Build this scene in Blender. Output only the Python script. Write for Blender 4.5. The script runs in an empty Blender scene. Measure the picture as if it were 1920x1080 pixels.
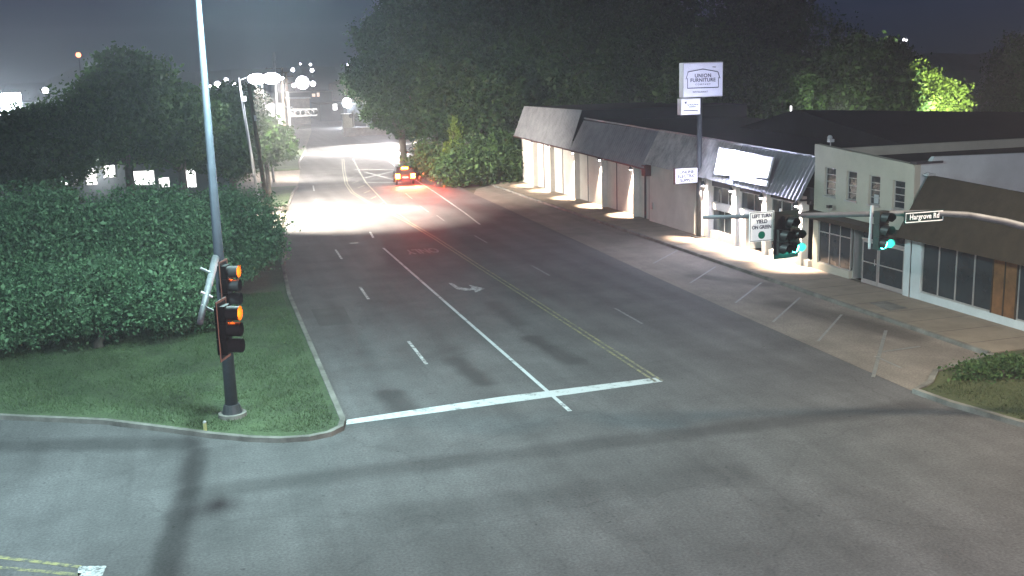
import bpy, math, random
import numpy as np
from mathutils import Vector, Matrix
S = bpy.context.scene
COL = S.collection
R = math.radians
# ------------------------------------------------------------------ camera
FPX, PITCH, ROLL, HEAD, CH = 1955.0, R(11.54), R(-1.675), R(-16.24), 10.3
def _axes():
    cp, sp = math.cos(PITCH), math.sin(PITCH)
    fwd = Vector((0, cp, -sp)); up = Vector((0, sp, cp)); rt = Vector((1, 0, 0))
    cr, sr = math.cos(ROLL), math.sin(ROLL)
    r2, u2 = rt*cr + up*sr, up*cr - rt*sr
    c, s = math.cos(HEAD), math.sin(HEAD)
    w = lambda v: Vector((v.x*c - v.y*s, v.x*s + v.y*c, v.z))
    return w(r2), w(u2), w(fwd)
CR, CU, CF = _axes()
cam = bpy.data.objects.new('camera', bpy.data.cameras.new('camera')); COL.objects.link(cam)
cam.matrix_world = Matrix(((CR.x, CU.x, -CF.x, 0), (CR.y, CU.y, -CF.y, 0), (CR.z, CU.z, -CF.z, CH), (0, 0, 0, 1)))
cam.data.sensor_width = 36; cam.data.lens = 36*FPX/1920; cam.data.clip_end = 6000; cam.data.clip_start = 0.1
S.camera = cam
# ------------------------------------------------------------------ world, moon, exposure
W = bpy.data.worlds.new('World'); S.world = W; W.use_nodes = True
nt = W.node_tree; nt.nodes.clear()
sky = nt.nodes.new('ShaderNodeTexSky'); sky.sky_type = 'NISHITA'; sky.sun_disc = False
sky.sun_elevation = R(24); sky.sun_rotation = R(200); sky.ozone_density = 4
bg = nt.nodes.new('ShaderNodeBackground'); bg.inputs[1].default_value = 0.0036
out = nt.nodes.new('ShaderNodeOutputWorld')
tint = nt.nodes.new('ShaderNodeMix'); tint.data_type = 'RGBA'; tint.blend_type = 'MULTIPLY'; tint.inputs[0].default_value = 1
tint.inputs[7].default_value = (0.50, 0.75, 1.7, 1)
nt.links.new(sky.outputs[0], tint.inputs[6]); nt.links.new(tint.outputs[2], bg.inputs[0]); nt.links.new(bg.outputs[0], out.inputs[0])
S.view_settings.view_transform = 'Standard'; S.view_settings.look = 'None'
S.view_settings.exposure = 0.5; S.view_settings.gamma = 1
S.view_settings.use_curve_mapping = False
def look(o, d):
    o.rotation_euler = Vector(d).to_track_quat('-Z', 'Y').to_euler()
def point(name, loc, power, color, r=0.15):
    l = bpy.data.lights.new(name, 'POINT'); l.energy = power; l.color = color; l.shadow_soft_size = r
    o = bpy.data.objects.new(name, l); o.location = loc; COL.objects.link(o); return o
def spot(name, loc, to, power, color, deg, blend=0.3, r=0.15):
    l = bpy.data.lights.new(name, 'SPOT'); l.energy = power; l.color = color; l.shadow_soft_size = r
    l.spot_size = R(deg); l.spot_blend = blend
    o = bpy.data.objects.new(name, l); o.location = loc; look(o, Vector(to)-Vector(loc)); COL.objects.link(o); return o
# street lighting of the crossing, from luminaires above the frame, plus one added lamp
spot('luminaire_and_fill_light', (1.8, 30.5, 14.3), (4.5, 31, 0), 15500, (0.68, 1.0, 1.0), 176, 0.6, 0.7)
spot('luminaire_and_fill_light', (23.5, 20.5, 12.2), (20, 21, 0), 6500, (1.0, 0.82, 0.60), 170, 0.7, 0.4)
spot('luminaire_and_fill_light', (9.0, -3.0, 13.0), (10, 10, 0), 15000, (1.0, 0.86, 0.97), 165, 0.7, 0.4)
spot('luminaire_and_fill_light', (-8.5, 24.0, 10.5), (-5, 40, 0), 6500, (0.62, 0.92, 1.0), 172, 0.7, 0.5)  # added lamp out of frame, veils the left side with lit haze

# ------------------------------------------------------------------ pixel helpers (measuring only)
def ray(px, py):
    return CR*((px-960)/FPX) + CU*(-(py-540)/FPX) + CF
def G(px, py, z=0.0):
    d = ray(px, py); t = (z-CH)/d.z; return Vector((d.x*t, d.y*t, z))
def PY(px, py, Y):
    d = ray(px, py); t = Y/d.y; return Vector((d.x*t, Y, CH+d.z*t))
def PX(px, py, X):
    d = ray(px, py); t = X/d.x; return Vector((X, d.y*t, CH+d.z*t))
# ------------------------------------------------------------------ object helpers
ORG = {}
def props(o, label=None, cat=None, group=None, kind=None):
    if label: o['label'] = label
    if cat: o['category'] = cat
    if group: o['group'] = group
    if kind: o['kind'] = kind
    return o
def empty(name, loc=(0, 0, 0), label=None, cat=None, group=None):
    o = bpy.data.objects.new(name, None); COL.objects.link(o); o.location = loc
    o.empty_display_size = 0.3
    ORG[o.name] = Vector(loc); return props(o, label, cat, group)
def link_mesh(name, me, mat, parent=None, smooth=False, org=None):
    o = bpy.data.objects.new(name, me); COL.objects.link(o)
    if mat: me.materials.append(mat)
    if smooth:
        me.polygons.foreach_set('use_smooth', [True]*len(me.polygons))
    off = Vector((0, 0, 0))
    if parent is not None:
        o.parent = parent; off = ORG[parent.name]
    elif org is not None:
        off = Vector(org); o.location = org
    if off.length > 0: me.transform(Matrix.Translation(-off))
    ORG[o.name] = off
    return o
class MB:
    def __init__(s): s.v = []; s.f = []
    def add(s, vs, fs):
        n = len(s.v); s.v += [tuple(v) for v in vs]; s.f += [tuple(i+n for i in f) for f in fs]; return s
    def box(s, a, b):
        x0, y0, z0 = a; x1, y1, z1 = b
        return s.add([(x0,y0,z0),(x1,y0,z0),(x1,y1,z0),(x0,y1,z0),(x0,y0,z1),(x1,y0,z1),(x1,y1,z1),(x0,y1,z1)],
                     [(0,3,2,1),(4,5,6,7),(0,1,5,4),(1,2,6,5),(2,3,7,6),(3,0,4,7)])
    def hexa(s, lo, hi):
        return s.add(list(lo)+list(hi), [(0,3,2,1),(4,5,6,7),(0,1,5,4),(1,2,6,5),(2,3,7,6),(3,0,4,7)])
    def bar(s, p, q, w, h=None):
        p, q = Vector(p), Vector(q); h = h or w; d = (q-p).normalized()
        u = d.cross(Vector((0,0,1)) if abs(d.z) < .95 else Vector((0,1,0))).normalized(); v = u.cross(d)
        c = [(-1,-1),(1,-1),(1,1),(-1,1)]
        return s.hexa([p+u*(a*w/2)+v*(b*h/2) for a, b in c], [q+u*(a*w/2)+v*(b*h/2) for a, b in c])
    def tube(s, pts, rs, n=12, cap=True):
        pts = [Vector(p) for p in pts]
        if not isinstance(rs, (list, tuple)): rs = [rs]*len(pts)
        b = len(s.v); u = None
        for i, p in enumerate(pts):
            d = (pts[min(i+1, len(pts)-1)]-pts[max(i-1, 0)]).normalized()
            if u is None: u = d.orthogonal().normalized()
            else: u = (u-d*u.dot(d)).normalized()
            w = d.cross(u)
            for k in range(n):
                a = 2*math.pi*k/n; s.v.append(tuple(p+(u*math.cos(a)+w*math.sin(a))*rs[i]))
        for i in range(len(pts)-1):
            for k in range(n):
                s.f.append((b+i*n+k, b+i*n+(k+1) % n, b+(i+1)*n+(k+1) % n, b+(i+1)*n+k))
        if cap:
            s.f.append(tuple(b+k for k in reversed(range(n)))); e = b+(len(pts)-1)*n; s.f.append(tuple(e+k for k in range(n)))
        return s
    def prism(s, poly, z0, z1):
        n = len(poly); vs = [(p[0], p[1], z0) for p in poly]+[(p[0], p[1], z1) for p in poly]
        fs = [tuple(range(n, 2*n)), tuple(reversed(range(n)))]+[(i, (i+1) % n, n+(i+1) % n, n+i) for i in range(n)]
        return s.add(vs, fs)
    def ball(s, c, r, n=10, m=6, sz=1.0):
        c = Vector(c); b = len(s.v)
        for j in range(m+1):
            th = math.pi*j/m
            for k in range(n):
                a = 2*math.pi*k/n; s.v.append((c.x+r*math.sin(th)*math.cos(a), c.y+r*math.sin(th)*math.sin(a), c.z+r*sz*math.cos(th)))
        for j in range(m):
            for k in range(n): s.f.append((b+j*n+k, b+(j+1)*n+k, b+(j+1)*n+(k+1) % n, b+j*n+(k+1) % n))
        return s
    def sheet(s, poly, z):
        return s.add([(p[0], p[1], z) for p in poly], [tuple(range(len(poly)))])
    def strip(s, pts, w, z):
        pts = [Vector((p[0], p[1])) for p in pts]; b = len(s.v)
        for i, p in enumerate(pts):
            d = (pts[min(i+1, len(pts)-1)]-pts[max(i-1, 0)]).normalized(); nrm = Vector((-d.y, d.x))*(w/2)
            s.v.append((p.x-nrm.x, p.y-nrm.y, z)); s.v.append((p.x+nrm.x, p.y+nrm.y, z))
        for i in range(len(pts)-1): s.f.append((b+2*i, b+2*i+2, b+2*i+3, b+2*i+1))
        return s
    def kerb(s, pts, w, h, z0=0):
        for p, q in zip(pts[:-1], pts[1:]): pass
        pts = [Vector((p[0], p[1])) for p in pts]; b = len(s.v)
        for i, p in enumerate(pts):
            d = (pts[min(i+1, len(pts)-1)]-pts[max(i-1, 0)]).normalized(); nrm = Vector((-d.y, d.x))
            for off, z in ((-w/2, z0), (-w/2*.8, h), (w/2*.8, h), (w/2, z0)): s.v.append((p.x+nrm.x*off, p.y+nrm.y*off, z))
        for i in range(len(pts)-1):
            for k in range(3): s.f.append((b+4*i+k, b+4*i+4+k, b+4*i+5+k, b+4*i+k+1))
        return s
    def build(s, name, mat, parent=None, smooth=False, org=None):
        me = bpy.data.meshes.new(name); me.from_pydata(s.v, [], s.f); me.update()
        return link_mesh(name, me, mat, parent, smooth, org)
def copy_tree(o, parent=None):
    c = o.copy(); COL.objects.link(c)
    if parent is not None: c.parent = parent
    ORG[c.name] = ORG.get(o.name, Vector())
    for ch in list(o.children): copy_tree(ch, c)
    return c
def text(body, size, mat, parent, loc, rot=(R(90), 0, 0), name='lettering', sx=1.0, ext=0.006, spacing=1.0, off=0.0, world_org=True, align='CENTER'):
    cu = bpy.data.curves.new(name, 'FONT'); cu.body = body; cu.size = size; cu.align_x = align; cu.align_y = 'CENTER'
    cu.extrude = ext; cu.space_character = spacing; cu.offset = off
    t = bpy.data.objects.new('tmp_text', cu); COL.objects.link(t)
    bpy.context.view_layer.update()
    me = bpy.data.meshes.new_from_object(t.evaluated_get(bpy.context.evaluated_depsgraph_get()))
    bpy.data.objects.remove(t)
    from mathutils import Euler
    me.transform(Matrix.Translation(loc) @ Euler(rot).to_matrix().to_4x4() @ Matrix.Diagonal((sx, 1, 1, 1)))
    me.materials.clear()
    return link_mesh(name, me, mat, parent)
# ------------------------------------------------------------------ materials
def mat(name, col, rough=0.7, metal=0.0, var=0.25, scale=2.0, bump=0.0, bscale=20.0, emit=None, estr=0.0, coord='Object', spec=0.3):
    m = bpy.data.materials.new(name); m.use_nodes = True; n = m.node_tree; b = n.nodes['Principled BSDF']
    b.inputs['Roughness'].default_value = rough; b.inputs['Metallic'].default_value = metal
    b.inputs['Specular IOR Level'].default_value = spec
    tc = n.nodes.new('ShaderNodeTexCoord')
    no = n.nodes.new('ShaderNodeTexNoise'); no.inputs['Scale'].default_value = scale; no.inputs['Detail'].default_value = 6
    no.inputs['Roughness'].default_value = 0.65
    n.links.new(tc.outputs[coord], no.inputs['Vector'])
    cr = n.nodes.new('ShaderNodeValToRGB')
    cr.color_ramp.elements[0].position = 0.3; cr.color_ramp.elements[1].position = 0.7
    cr.color_ramp.elements[0].color = tuple(c*(1-var) for c in col)+(1,)
    cr.color_ramp.elements[1].color = tuple(min(1, c*(1+var)) for c in col)+(1,)
    n.links.new(no.outputs[0], cr.inputs[0]); n.links.new(cr.outputs[0], b.inputs['Base Color'])
    if bump > 0:
        n2 = n.nodes.new('ShaderNodeTexNoise'); n2.inputs['Scale'].default_value = bscale; n2.inputs['Detail'].default_value = 4
        n.links.new(tc.outputs[coord], n2.inputs['Vector'])
        bp = n.nodes.new('ShaderNodeBump'); bp.inputs['Strength'].default_value = bump; bp.inputs['Distance'].default_value = 0.03
        n.links.new(n2.outputs[0], bp.inputs['Height']); n.links.new(bp.outputs[0], b.inputs['Normal'])
    if emit:
        b.inputs['Emission Color'].default_value = tuple(emit)+(1,); b.inputs['Emission Strength'].default_value = estr
    return m
def emis(name, col, s): return mat(name, (0.5, 0.5, 0.5), var=0.02, emit=col, estr=s)
def ramp(n, src, p0, p1, c0=(0,0,0,1), c1=(1,1,1,1)):
    cr = n.nodes.new('ShaderNodeValToRGB'); e = cr.color_ramp.elements
    e[0].position = p0; e[1].position = p1; e[0].color = c0; e[1].color = c1
    n.links.new(src, cr.inputs[0]); return cr.outputs[0]
def mixc(n, fac, a, b, mode='MIX'):
    m = n.nodes.new('ShaderNodeMix'); m.data_type = 'RGBA'; m.blend_type = mode
    for sock, v in ((m.inputs[0], fac), (m.inputs[6], a), (m.inputs[7], b)):
        if hasattr(v, 'is_linked') or hasattr(v, 'node'): n.links.new(v, sock)
        else: sock.default_value = v
    return m.outputs[2]
def math1(n, op, a, b=None, c=None, clamp=False):
    m = n.nodes.new('ShaderNodeMath'); m.operation = op; m.use_clamp = clamp
    for i, v in enumerate((a, b, c)):
        if v is None: continue
        if isinstance(v, (int, float)): m.inputs[i].default_value = v
        else: n.links.new(v, m.inputs[i])
    return m.outputs[0]
def noise(n, vec, scale, detail=5, stretch=None, rough=0.6):
    if stretch:
        mp = n.nodes.new('ShaderNodeMapping'); mp.inputs['Scale'].default_value = stretch
        n.links.new(vec, mp.inputs['Vector']); vec = mp.outputs[0]
    no = n.nodes.new('ShaderNodeTexNoise'); no.inputs['Scale'].default_value = scale; no.inputs['Detail'].default_value = detail
    no.inputs['Roughness'].default_value = rough
    n.links.new(vec, no.inputs['Vector']); return no.outputs[0]
def asphalt_mat(name, base, bands=(), tint=(1, 1, 1), tracks=False):
    m = bpy.data.materials.new(name); m.use_nodes = True; n = m.node_tree; b = n.nodes['Principled BSDF']
    geo = n.nodes.new('ShaderNodeNewGeometry'); pos = geo.outputs['Position']
    c0 = tuple(base*0.80*t for t in tint)+(1,); c1 = tuple(base*1.22*t for t in tint)+(1,)
    col = ramp(n, noise(n, pos, 0.35, 8, rough=0.7), 0.35, 0.65, c0, c1)
    grain = ramp(n, noise(n, pos, 14, 3), 0.3, 0.7, (0.72, 0.72, 0.72, 1), (1.25, 1.25, 1.25, 1))
    col = mixc(n, 1.0, col, grain, 'MULTIPLY')
    lane = ramp(n, noise(n, pos, 1.0, 4, (0.9, 0.035, 1)), 0.35, 0.65, (0.84, 0.84, 0.84, 1), (1.12, 1.12, 1.12, 1))
    col = mixc(n, 0.8, col, lane, 'MULTIPLY')
    sep = n.nodes.new('ShaderNodeSeparateXYZ'); n.links.new(pos, sep.inputs[0])
    if tracks:      # tyre-polished wheel paths and the oily strip between them, one pair per lane
        u = math1(n, 'FRACT', math1(n, 'DIVIDE', math1(n, 'SUBTRACT', sep.outputs[0], 3.4), 3.45))
        c = math1(n, 'COSINE', math1(n, 'MULTIPLY', u, 12.566))
        wv = math1(n, 'MULTIPLY', math1(n, 'MULTIPLY', c, 0.11), noise(n, pos, 0.12, 3))
        lim = ramp(n, math1(n, 'ADD', sep.outputs[1], 0), 0, 1); far = math1(n, 'GREATER_THAN', sep.outputs[1], 29.0)
        g_ = math1(n, 'SUBTRACT', 1.0, math1(n, 'MULTIPLY', wv, far)); cb = n.nodes.new('ShaderNodeCombineXYZ')
        for i_ in range(3): n.links.new(g_, cb.inputs[i_])
        col = mixc(n, 1.0, col, cb.outputs[0], 'MULTIPLY')
        spk = ramp(n, noise(n, pos, 6.0, 2, rough=0.3), 0.72, 0.76, (1, 1, 1, 1), (0.6, 0.6, 0.6, 1)); col = mixc(n, 1.0, col, spk, 'MULTIPLY')
    wob = math1(n, 'MULTIPLY', math1(n, 'SUBTRACT', noise(n, pos, 0.5, 4), 0.5), 0.7)
    for (x0, y0, x1, y1, w, k) in bands:      # sealed trench / skid bands, plus the signal mast's shadow painted dark
        L = math.hypot(x1-x0, y1-y0); ux, uy = (x1-x0)/L, (y1-y0)/L
        dx = math1(n, 'SUBTRACT', sep.outputs[0], x0); dy = math1(n, 'SUBTRACT', sep.outputs[1], y0)
        t = math1(n, 'ADD', math1(n, 'MULTIPLY', dx, ux), math1(n, 'MULTIPLY', dy, uy))
        t = math1(n, 'MINIMUM', math1(n, 'MAXIMUM', t, 0.0), L)
        ex = math1(n, 'SUBTRACT', dx, math1(n, 'MULTIPLY', t, ux)); ey = math1(n, 'SUBTRACT', dy, math1(n, 'MULTIPLY', t, uy))
        d = math1(n, 'SQRT', math1(n, 'ADD', math1(n, 'MULTIPLY', ex, ex), math1(n, 'MULTIPLY', ey, ey)))
        d = math1(n, 'ADD', d, wob)
        col = mixc(n, 1.0, col, ramp(n, math1(n, 'DIVIDE', d, w), 0.35, 1.0, (k, k, k, 1), (1, 1, 1, 1)), 'MULTIPLY')
    vor = n.nodes.new('ShaderNodeTexVoronoi'); vor.feature = 'DISTANCE_TO_EDGE'; vor.inputs['Scale'].default_value = 0.16
    wv = n.nodes.new('ShaderNodeVectorMath'); wv.operation = 'ADD'
    nz = n.nodes.new('ShaderNodeTexNoise'); nz.inputs['Scale'].default_value = 0.9; nz.inputs['Detail'].default_value = 5
    n.links.new(pos, nz.inputs['Vector']); n.links.new(pos, wv.inputs[0]); n.links.new(nz.outputs['Color'], wv.inputs[1])
    n.links.new(wv.outputs[0], vor.inputs['Vector'])
    col = mixc(n, 1.0, col, ramp(n, vor.outputs['Distance'], 0.002, 0.008, (0.87, 0.87, 0.87, 1), (1, 1, 1, 1)), 'MULTIPLY')
    n.links.new(col, b.inputs['Base Color'])
    b.inputs['Roughness'].default_value = 0.82; b.inputs['Specular IOR Level'].default_value = 0.25
    bp = n.nodes.new('ShaderNodeBump'); bp.inputs['Strength'].default_value = 0.5; bp.inputs['Distance'].default_value = 0.01
    n.links.new(noise(n, pos, 40, 3), bp.inputs['Height']); n.links.new(bp.outputs[0], b.inputs['Normal'])
    return m
def paint_mat(name, col, wear=0.45, under=0.07, scale=5.0):
    m = bpy.data.materials.new(name); m.use_nodes = True; n = m.node_tree; b = n.nodes['Principled BSDF']
    geo = n.nodes.new('ShaderNodeNewGeometry'); pos = geo.outputs['Position']
    w = ramp(n, noise(n, pos, scale, 8, rough=0.75), wear, wear+0.14)
    n.links.new(mixc(n, w, (under, under, under, 1), tuple(col)+(1,)), b.inputs['Base Color'])
    b.inputs['Roughness'].default_value = 0.6
    return m
def leaf_mat(name, c0, c1, trans=0.25):
    m = bpy.data.materials.new(name); m.use_nodes = True; n = m.node_tree; n.nodes.clear()
    o = n.nodes.new('ShaderNodeOutputMaterial'); geo = n.nodes.new('ShaderNodeNewGeometry')
    big = noise(n, geo.outputs['Position'], 0.45, 4)
    f = math1(n, 'ADD', math1(n, 'MULTIPLY', geo.outputs['Random Per Island'], 0.6), math1(n, 'MULTIPLY', big, 0.5))
    col = ramp(n, f, 0.2, 0.85, tuple(c0)+(1,), tuple(c1)+(1,))
    d = n.nodes.new('ShaderNodeBsdfPrincipled'); d.inputs['Roughness'].default_value = 0.55; d.inputs['Specular IOR Level'].default_value = 0.3
    t = n.nodes.new('ShaderNodeBsdfTranslucent'); mx = n.nodes.new('ShaderNodeMixShader'); mx.inputs[0].default_value = trans
    n.links.new(col, d.inputs['Base Color']); n.links.new(col, t.inputs['Color'])
    n.links.new(d.outputs[0], mx.inputs[1]); n.links.new(t.outputs[0], mx.inputs[2]); n.links.new(mx.outputs[0], o.inputs['Surface'])
    return m
def grass_mat(name, c0, c1):
    m = bpy.data.materials.new(name); m.use_nodes = True; n = m.node_tree; b = n.nodes['Principled BSDF']
    geo = n.nodes.new('ShaderNodeNewGeometry'); pos = geo.outputs['Position']
    f = math1(n, 'ADD', math1(n, 'MULTIPLY', noise(n, pos, 0.5, 6), 0.5), math1(n, 'MULTIPLY', noise(n, pos, 9, 4), 0.5))
    n.links.new(ramp(n, f, 0.36, 0.62, tuple(c0)+(1,), tuple(c1)+(1,)), b.inputs['Base Color'])
    b.inputs['Roughness'].default_value = 0.9
    bp = n.nodes.new('ShaderNodeBump'); bp.inputs['Strength'].default_value = 1; bp.inputs['Distance'].default_value = 0.08
    n.links.new(noise(n, pos, 14, 5), bp.inputs['Height']); n.links.new(bp.outputs[0], b.inputs['Normal'])
    return m
M = {}
M['asphalt'] = asphalt_mat('asphalt', 0.085, bands=[(-1, 26.6, 20.3, 25.9, 0.7, 0.66), (-8.5, 33.2, -1.2, 30.6, 0.8, 0.6), (-0.75, 29.8, -1.7, 21.0, 0.42, 0.6),  # last band on this line: signal mast's shadow painted into the asphalt
    (5.3, 33.2, 5.5, 31.6, 0.7, 0.55), (8.3, 36.5, 8.6, 33.2, 0.55, 0.6),
    (12.0, 38.5, 12.3, 34.6, 0.6, 0.6), (3.5, 23.3, 12.5, 23.0, 1.0, 0.8), (12.3, 45.5, 12.2, 41, 0.5, 0.75)], tint=(1.03, 1.0, 1.02), tracks=True)
M['iron'] = mat('cast_iron', (0.05, 0.045, 0.045), 0.6, 0.5, var=0.3, scale=6)
M['patch'] = asphalt_mat('asphalt_patch', 0.068)
M['apron'] = asphalt_mat('parking_concrete', 0.16, bands=[(25.5, 33, 24.2, 40, 1.1, 0.55), (25.6, 44, 23.5, 47.5, 0.7, 0.65)], tint=(1.14, 0.99, 0.86))
M['walk'] = mat('sidewalk_concrete', (0.22, 0.185, 0.145), 0.85, var=0.2, scale=0.8, bump=0.3, bscale=12)
M['kerb'] = mat('kerb_concrete', (0.15, 0.145, 0.13), 0.9, var=0.5, scale=1.1, bump=0.3)
M['dirt'] = mat('dirt', (0.07, 0.065, 0.045), 0.95, var=0.4, scale=0.2)
M['grass'] = grass_mat('grass', (0.024, 0.036, 0.018), (0.075, 0.115, 0.05))
M['drygrass'] = grass_mat('dry_grass', (0.035, 0.05, 0.018), (0.08, 0.09, 0.035))
M['white_paint'] = paint_mat('worn_white_paint', (0.50, 0.52, 0.52), 0.42)
M['stop_paint'] = paint_mat('stop_line_paint', (0.46, 0.49, 0.50), 0.34, scale=2.2)
M['faint_white'] = paint_mat('faint_white_paint', (0.22, 0.23, 0.23), 0.44)
M['faint_bay'] = paint_mat('faint_bay_paint', (0.235, 0.235, 0.20), 0.47, 0.15)
M['yellow_paint'] = paint_mat('worn_yellow_paint', (0.27, 0.25, 0.11), 0.44)
M['steel'] = mat('galvanised_steel', (0.42, 0.43, 0.44), 0.45, 0.7, var=0.15, scale=4)
M['armsteel'] = mat('weathered_arm_steel', (0.12, 0.125, 0.135), 0.6, 0.2, var=0.3, scale=3)
M['polesteel'] = mat('dull_steel', (0.07, 0.08, 0.10), 0.55, 0.3, var=0.15, scale=4)
M['darksteel'] = mat('dark_steel', (0.05, 0.055, 0.06), 0.5, 0.3, var=0.2)
M['wood'] = mat('pole_wood', (0.13, 0.10, 0.075), 0.9, var=0.35, scale=3, bump=0.4)
M['black'] = mat('black_paint', (0.012, 0.013, 0.014), 0.45, var=0.2)
M['dark_housing'] = mat('signal_housing', (0.02, 0.022, 0.022), 0.5, var=0.2)
M['visor'] = mat('visor_black', (0.035, 0.035, 0.035), 0.55, var=0.1)
M['tape'] = mat('backplate_border', (0.30, 0.16, 0.12), 0.6, var=0.15)
M['stucco'] = mat('white_stucco', (0.56, 0.54, 0.50), 0.85, var=0.10, scale=0.9, bump=0.25, bscale=18)
M['greenstucco'] = mat('pale_plaster', (0.40, 0.385, 0.32), 0.85, var=0.10, scale=0.7, bump=0.2, bscale=15)
M['bluestucco'] = mat('pale_blue_plaster', (0.50, 0.54, 0.55), 0.85, var=0.12, scale=0.7, bump=0.2, bscale=15)
M['trim'] = mat('dark_trim', (0.05, 0.045, 0.05), 0.6, var=0.2)
M['maroon'] = mat('maroon_trim', (0.07, 0.025, 0.025), 0.6, var=0.2)
M['metalroof'] = mat('dark_metal_roof', (0.24, 0.245, 0.26), 0.5, 0.4, var=0.25, scale=1.2)
M['lightmetal'] = mat('weathered_metal_roof', (0.42, 0.40, 0.38), 0.4, 0.3, var=0.45, scale=1.3)
M['shingle'] = mat('brown_shingle', (0.034, 0.026, 0.016), 0.9, var=0.35, scale=1.5, bump=0.5, bscale=8)
M['tar'] = mat('tar_roof', (0.014, 0.014, 0.018), 0.9, var=0.3, scale=0.5)
M['glass'] = mat('dark_glass', (0.02, 0.03, 0.035), 0.08, var=0.3, scale=0.8, spec=0.6)
M['alu'] = mat('aluminium_frame', (0.38, 0.38, 0.37), 0.45, 0.4, var=0.15)
M['ply'] = mat('plywood', (0.16, 0.075, 0.03), 0.85, var=0.35, scale=2.5)
M['cabinet'] = mat('sign_cabinet', (0.5, 0.5, 0.52), 0.5, 0.2, var=0.1)
M['sign_face'] = mat('sign_face', (0.55, 0.55, 0.62), 0.4, var=0.08, scale=1.5, emit=(0.62, 0.65, 0.95), estr=0.16)
M['sign_face2'] = mat('small_sign_face', (0.6, 0.6, 0.65), 0.4, var=0.1, scale=6, emit=(0.75, 0.8, 1.0), estr=0.2)
M['letter_face'] = mat('letter_board_face', (0.7, 0.68, 0.66), 0.4, var=0.08, emit=(1, 0.95, 0.93), estr=0.12)
M['ink'] = mat('sign_ink', (0.03, 0.035, 0.07), 0.6, var=0.1)
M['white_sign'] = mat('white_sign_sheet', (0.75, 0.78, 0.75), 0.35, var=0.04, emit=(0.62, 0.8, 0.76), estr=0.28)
M['green_dot'] = mat('green_disc', (0.01, 0.22, 0.12), 0.4, var=0.05)
M['street_sign'] = mat('street_sign_face', (0.015, 0.03, 0.03), 0.4, var=0.1)
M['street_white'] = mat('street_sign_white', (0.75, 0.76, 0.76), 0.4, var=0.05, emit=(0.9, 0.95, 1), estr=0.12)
M['mark'] = emis('washed_out_mark', (0.8, 0.78, 0.82), 0.75)
M['lit'] = emis('sign_light', (0.86, 0.88, 1.0), 22.0)
M['lamp'] = emis('lamp_glow', (0.85, 0.9, 1.0), 60.0)
M['lamp_small'] = emis('far_lamp_glow', (0.95, 0.9, 1.0), 14.0)
M['lamp_warm'] = emis('warm_lamp_glow', (1.0, 0.75, 0.25), 3.0)
M['lamp_red'] = emis('red_beacon_glow', (1.0, 0.25, 0.12), 5.0)
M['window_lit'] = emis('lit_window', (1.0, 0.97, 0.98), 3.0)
M['window_warm'] = emis('warm_lit_window', (1.0, 0.75, 0.6), 1.1)
M['sconce'] = emis('wall_lamp_glow', (1.0, 0.9, 0.95), 30.0)
M['green_on'] = emis('green_signal_lens', (0.05, 1.0, 0.70), 40.0)
M['red_on'] = emis('red_signal_lens', (1.0, 0.125, 0.004), 420.0)
M['lens_off'] = mat('unlit_lens', (0.02, 0.02, 0.018), 0.2, var=0.1)
M['tail'] = emis('brake_lamp_glow', (1.0, 0.13, 0.003), 260.0)
M['head'] = emis('headlamp_glow', (1.0, 0.93, 0.95), 80.0)
M['carpaint'] = mat('dark_car_paint', (0.03, 0.03, 0.035), 0.3, 0.4, var=0.05)
M['carsilver'] = mat('silver_car_paint', (0.35, 0.36, 0.38), 0.3, 0.5, var=0.05)
M['tyre'] = mat('tyre_rubber', (0.015, 0.015, 0.015), 0.9, var=0.1)
M['whitewall'] = mat('pale_metal_wall', (0.42, 0.43, 0.44), 0.7, var=0.2, scale=0.4)
M['orangewall'] = mat('tan_metal_wall', (0.36, 0.22, 0.17), 0.7, var=0.15, scale=0.1)
M['brick'] = mat('pale_brick', (0.30, 0.25, 0.20), 0.85, var=0.3, scale=1.0)
M['far'] = mat('far_dark_wall', (0.10, 0.12, 0.13), 0.8, var=0.25, scale=0.15)
M['leaf_dark'] = leaf_mat('dark_leaves', (0.014, 0.034, 0.010), (0.046, 0.098, 0.026))
M['leaf_mid'] = leaf_mat('green_leaves', (0.025, 0.055, 0.018), (0.08, 0.15, 0.045))
M['leaf_lit'] = leaf_mat('yellow_green_leaves', (0.05, 0.09, 0.012), (0.15, 0.22, 0.035))
M['leaf_near'] = leaf_mat('glossy_leaves', (0.02, 0.06, 0.028), (0.13, 0.24, 0.12))
M['leaf_grass'] = leaf_mat('grass_blade', (0.025, 0.05, 0.018), (0.09, 0.14, 0.06), .1)
M['leaf_drygrass'] = leaf_mat('dry_grass_blade', (0.035, 0.05, 0.02), (0.09, 0.11, 0.045), .1)
M['bark'] = mat('bark', (0.10, 0.085, 0.07), 0.95, var=0.35, scale=3, bump=0.5)
M['hydrant'] = mat('pale_yellow_paint', (0.45, 0.45, 0.2), 0.6)
M['hill'] = mat('dark_far_woods', (0.015, 0.02, 0.022), 1.0, var=0.3, scale=0.02)
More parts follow.
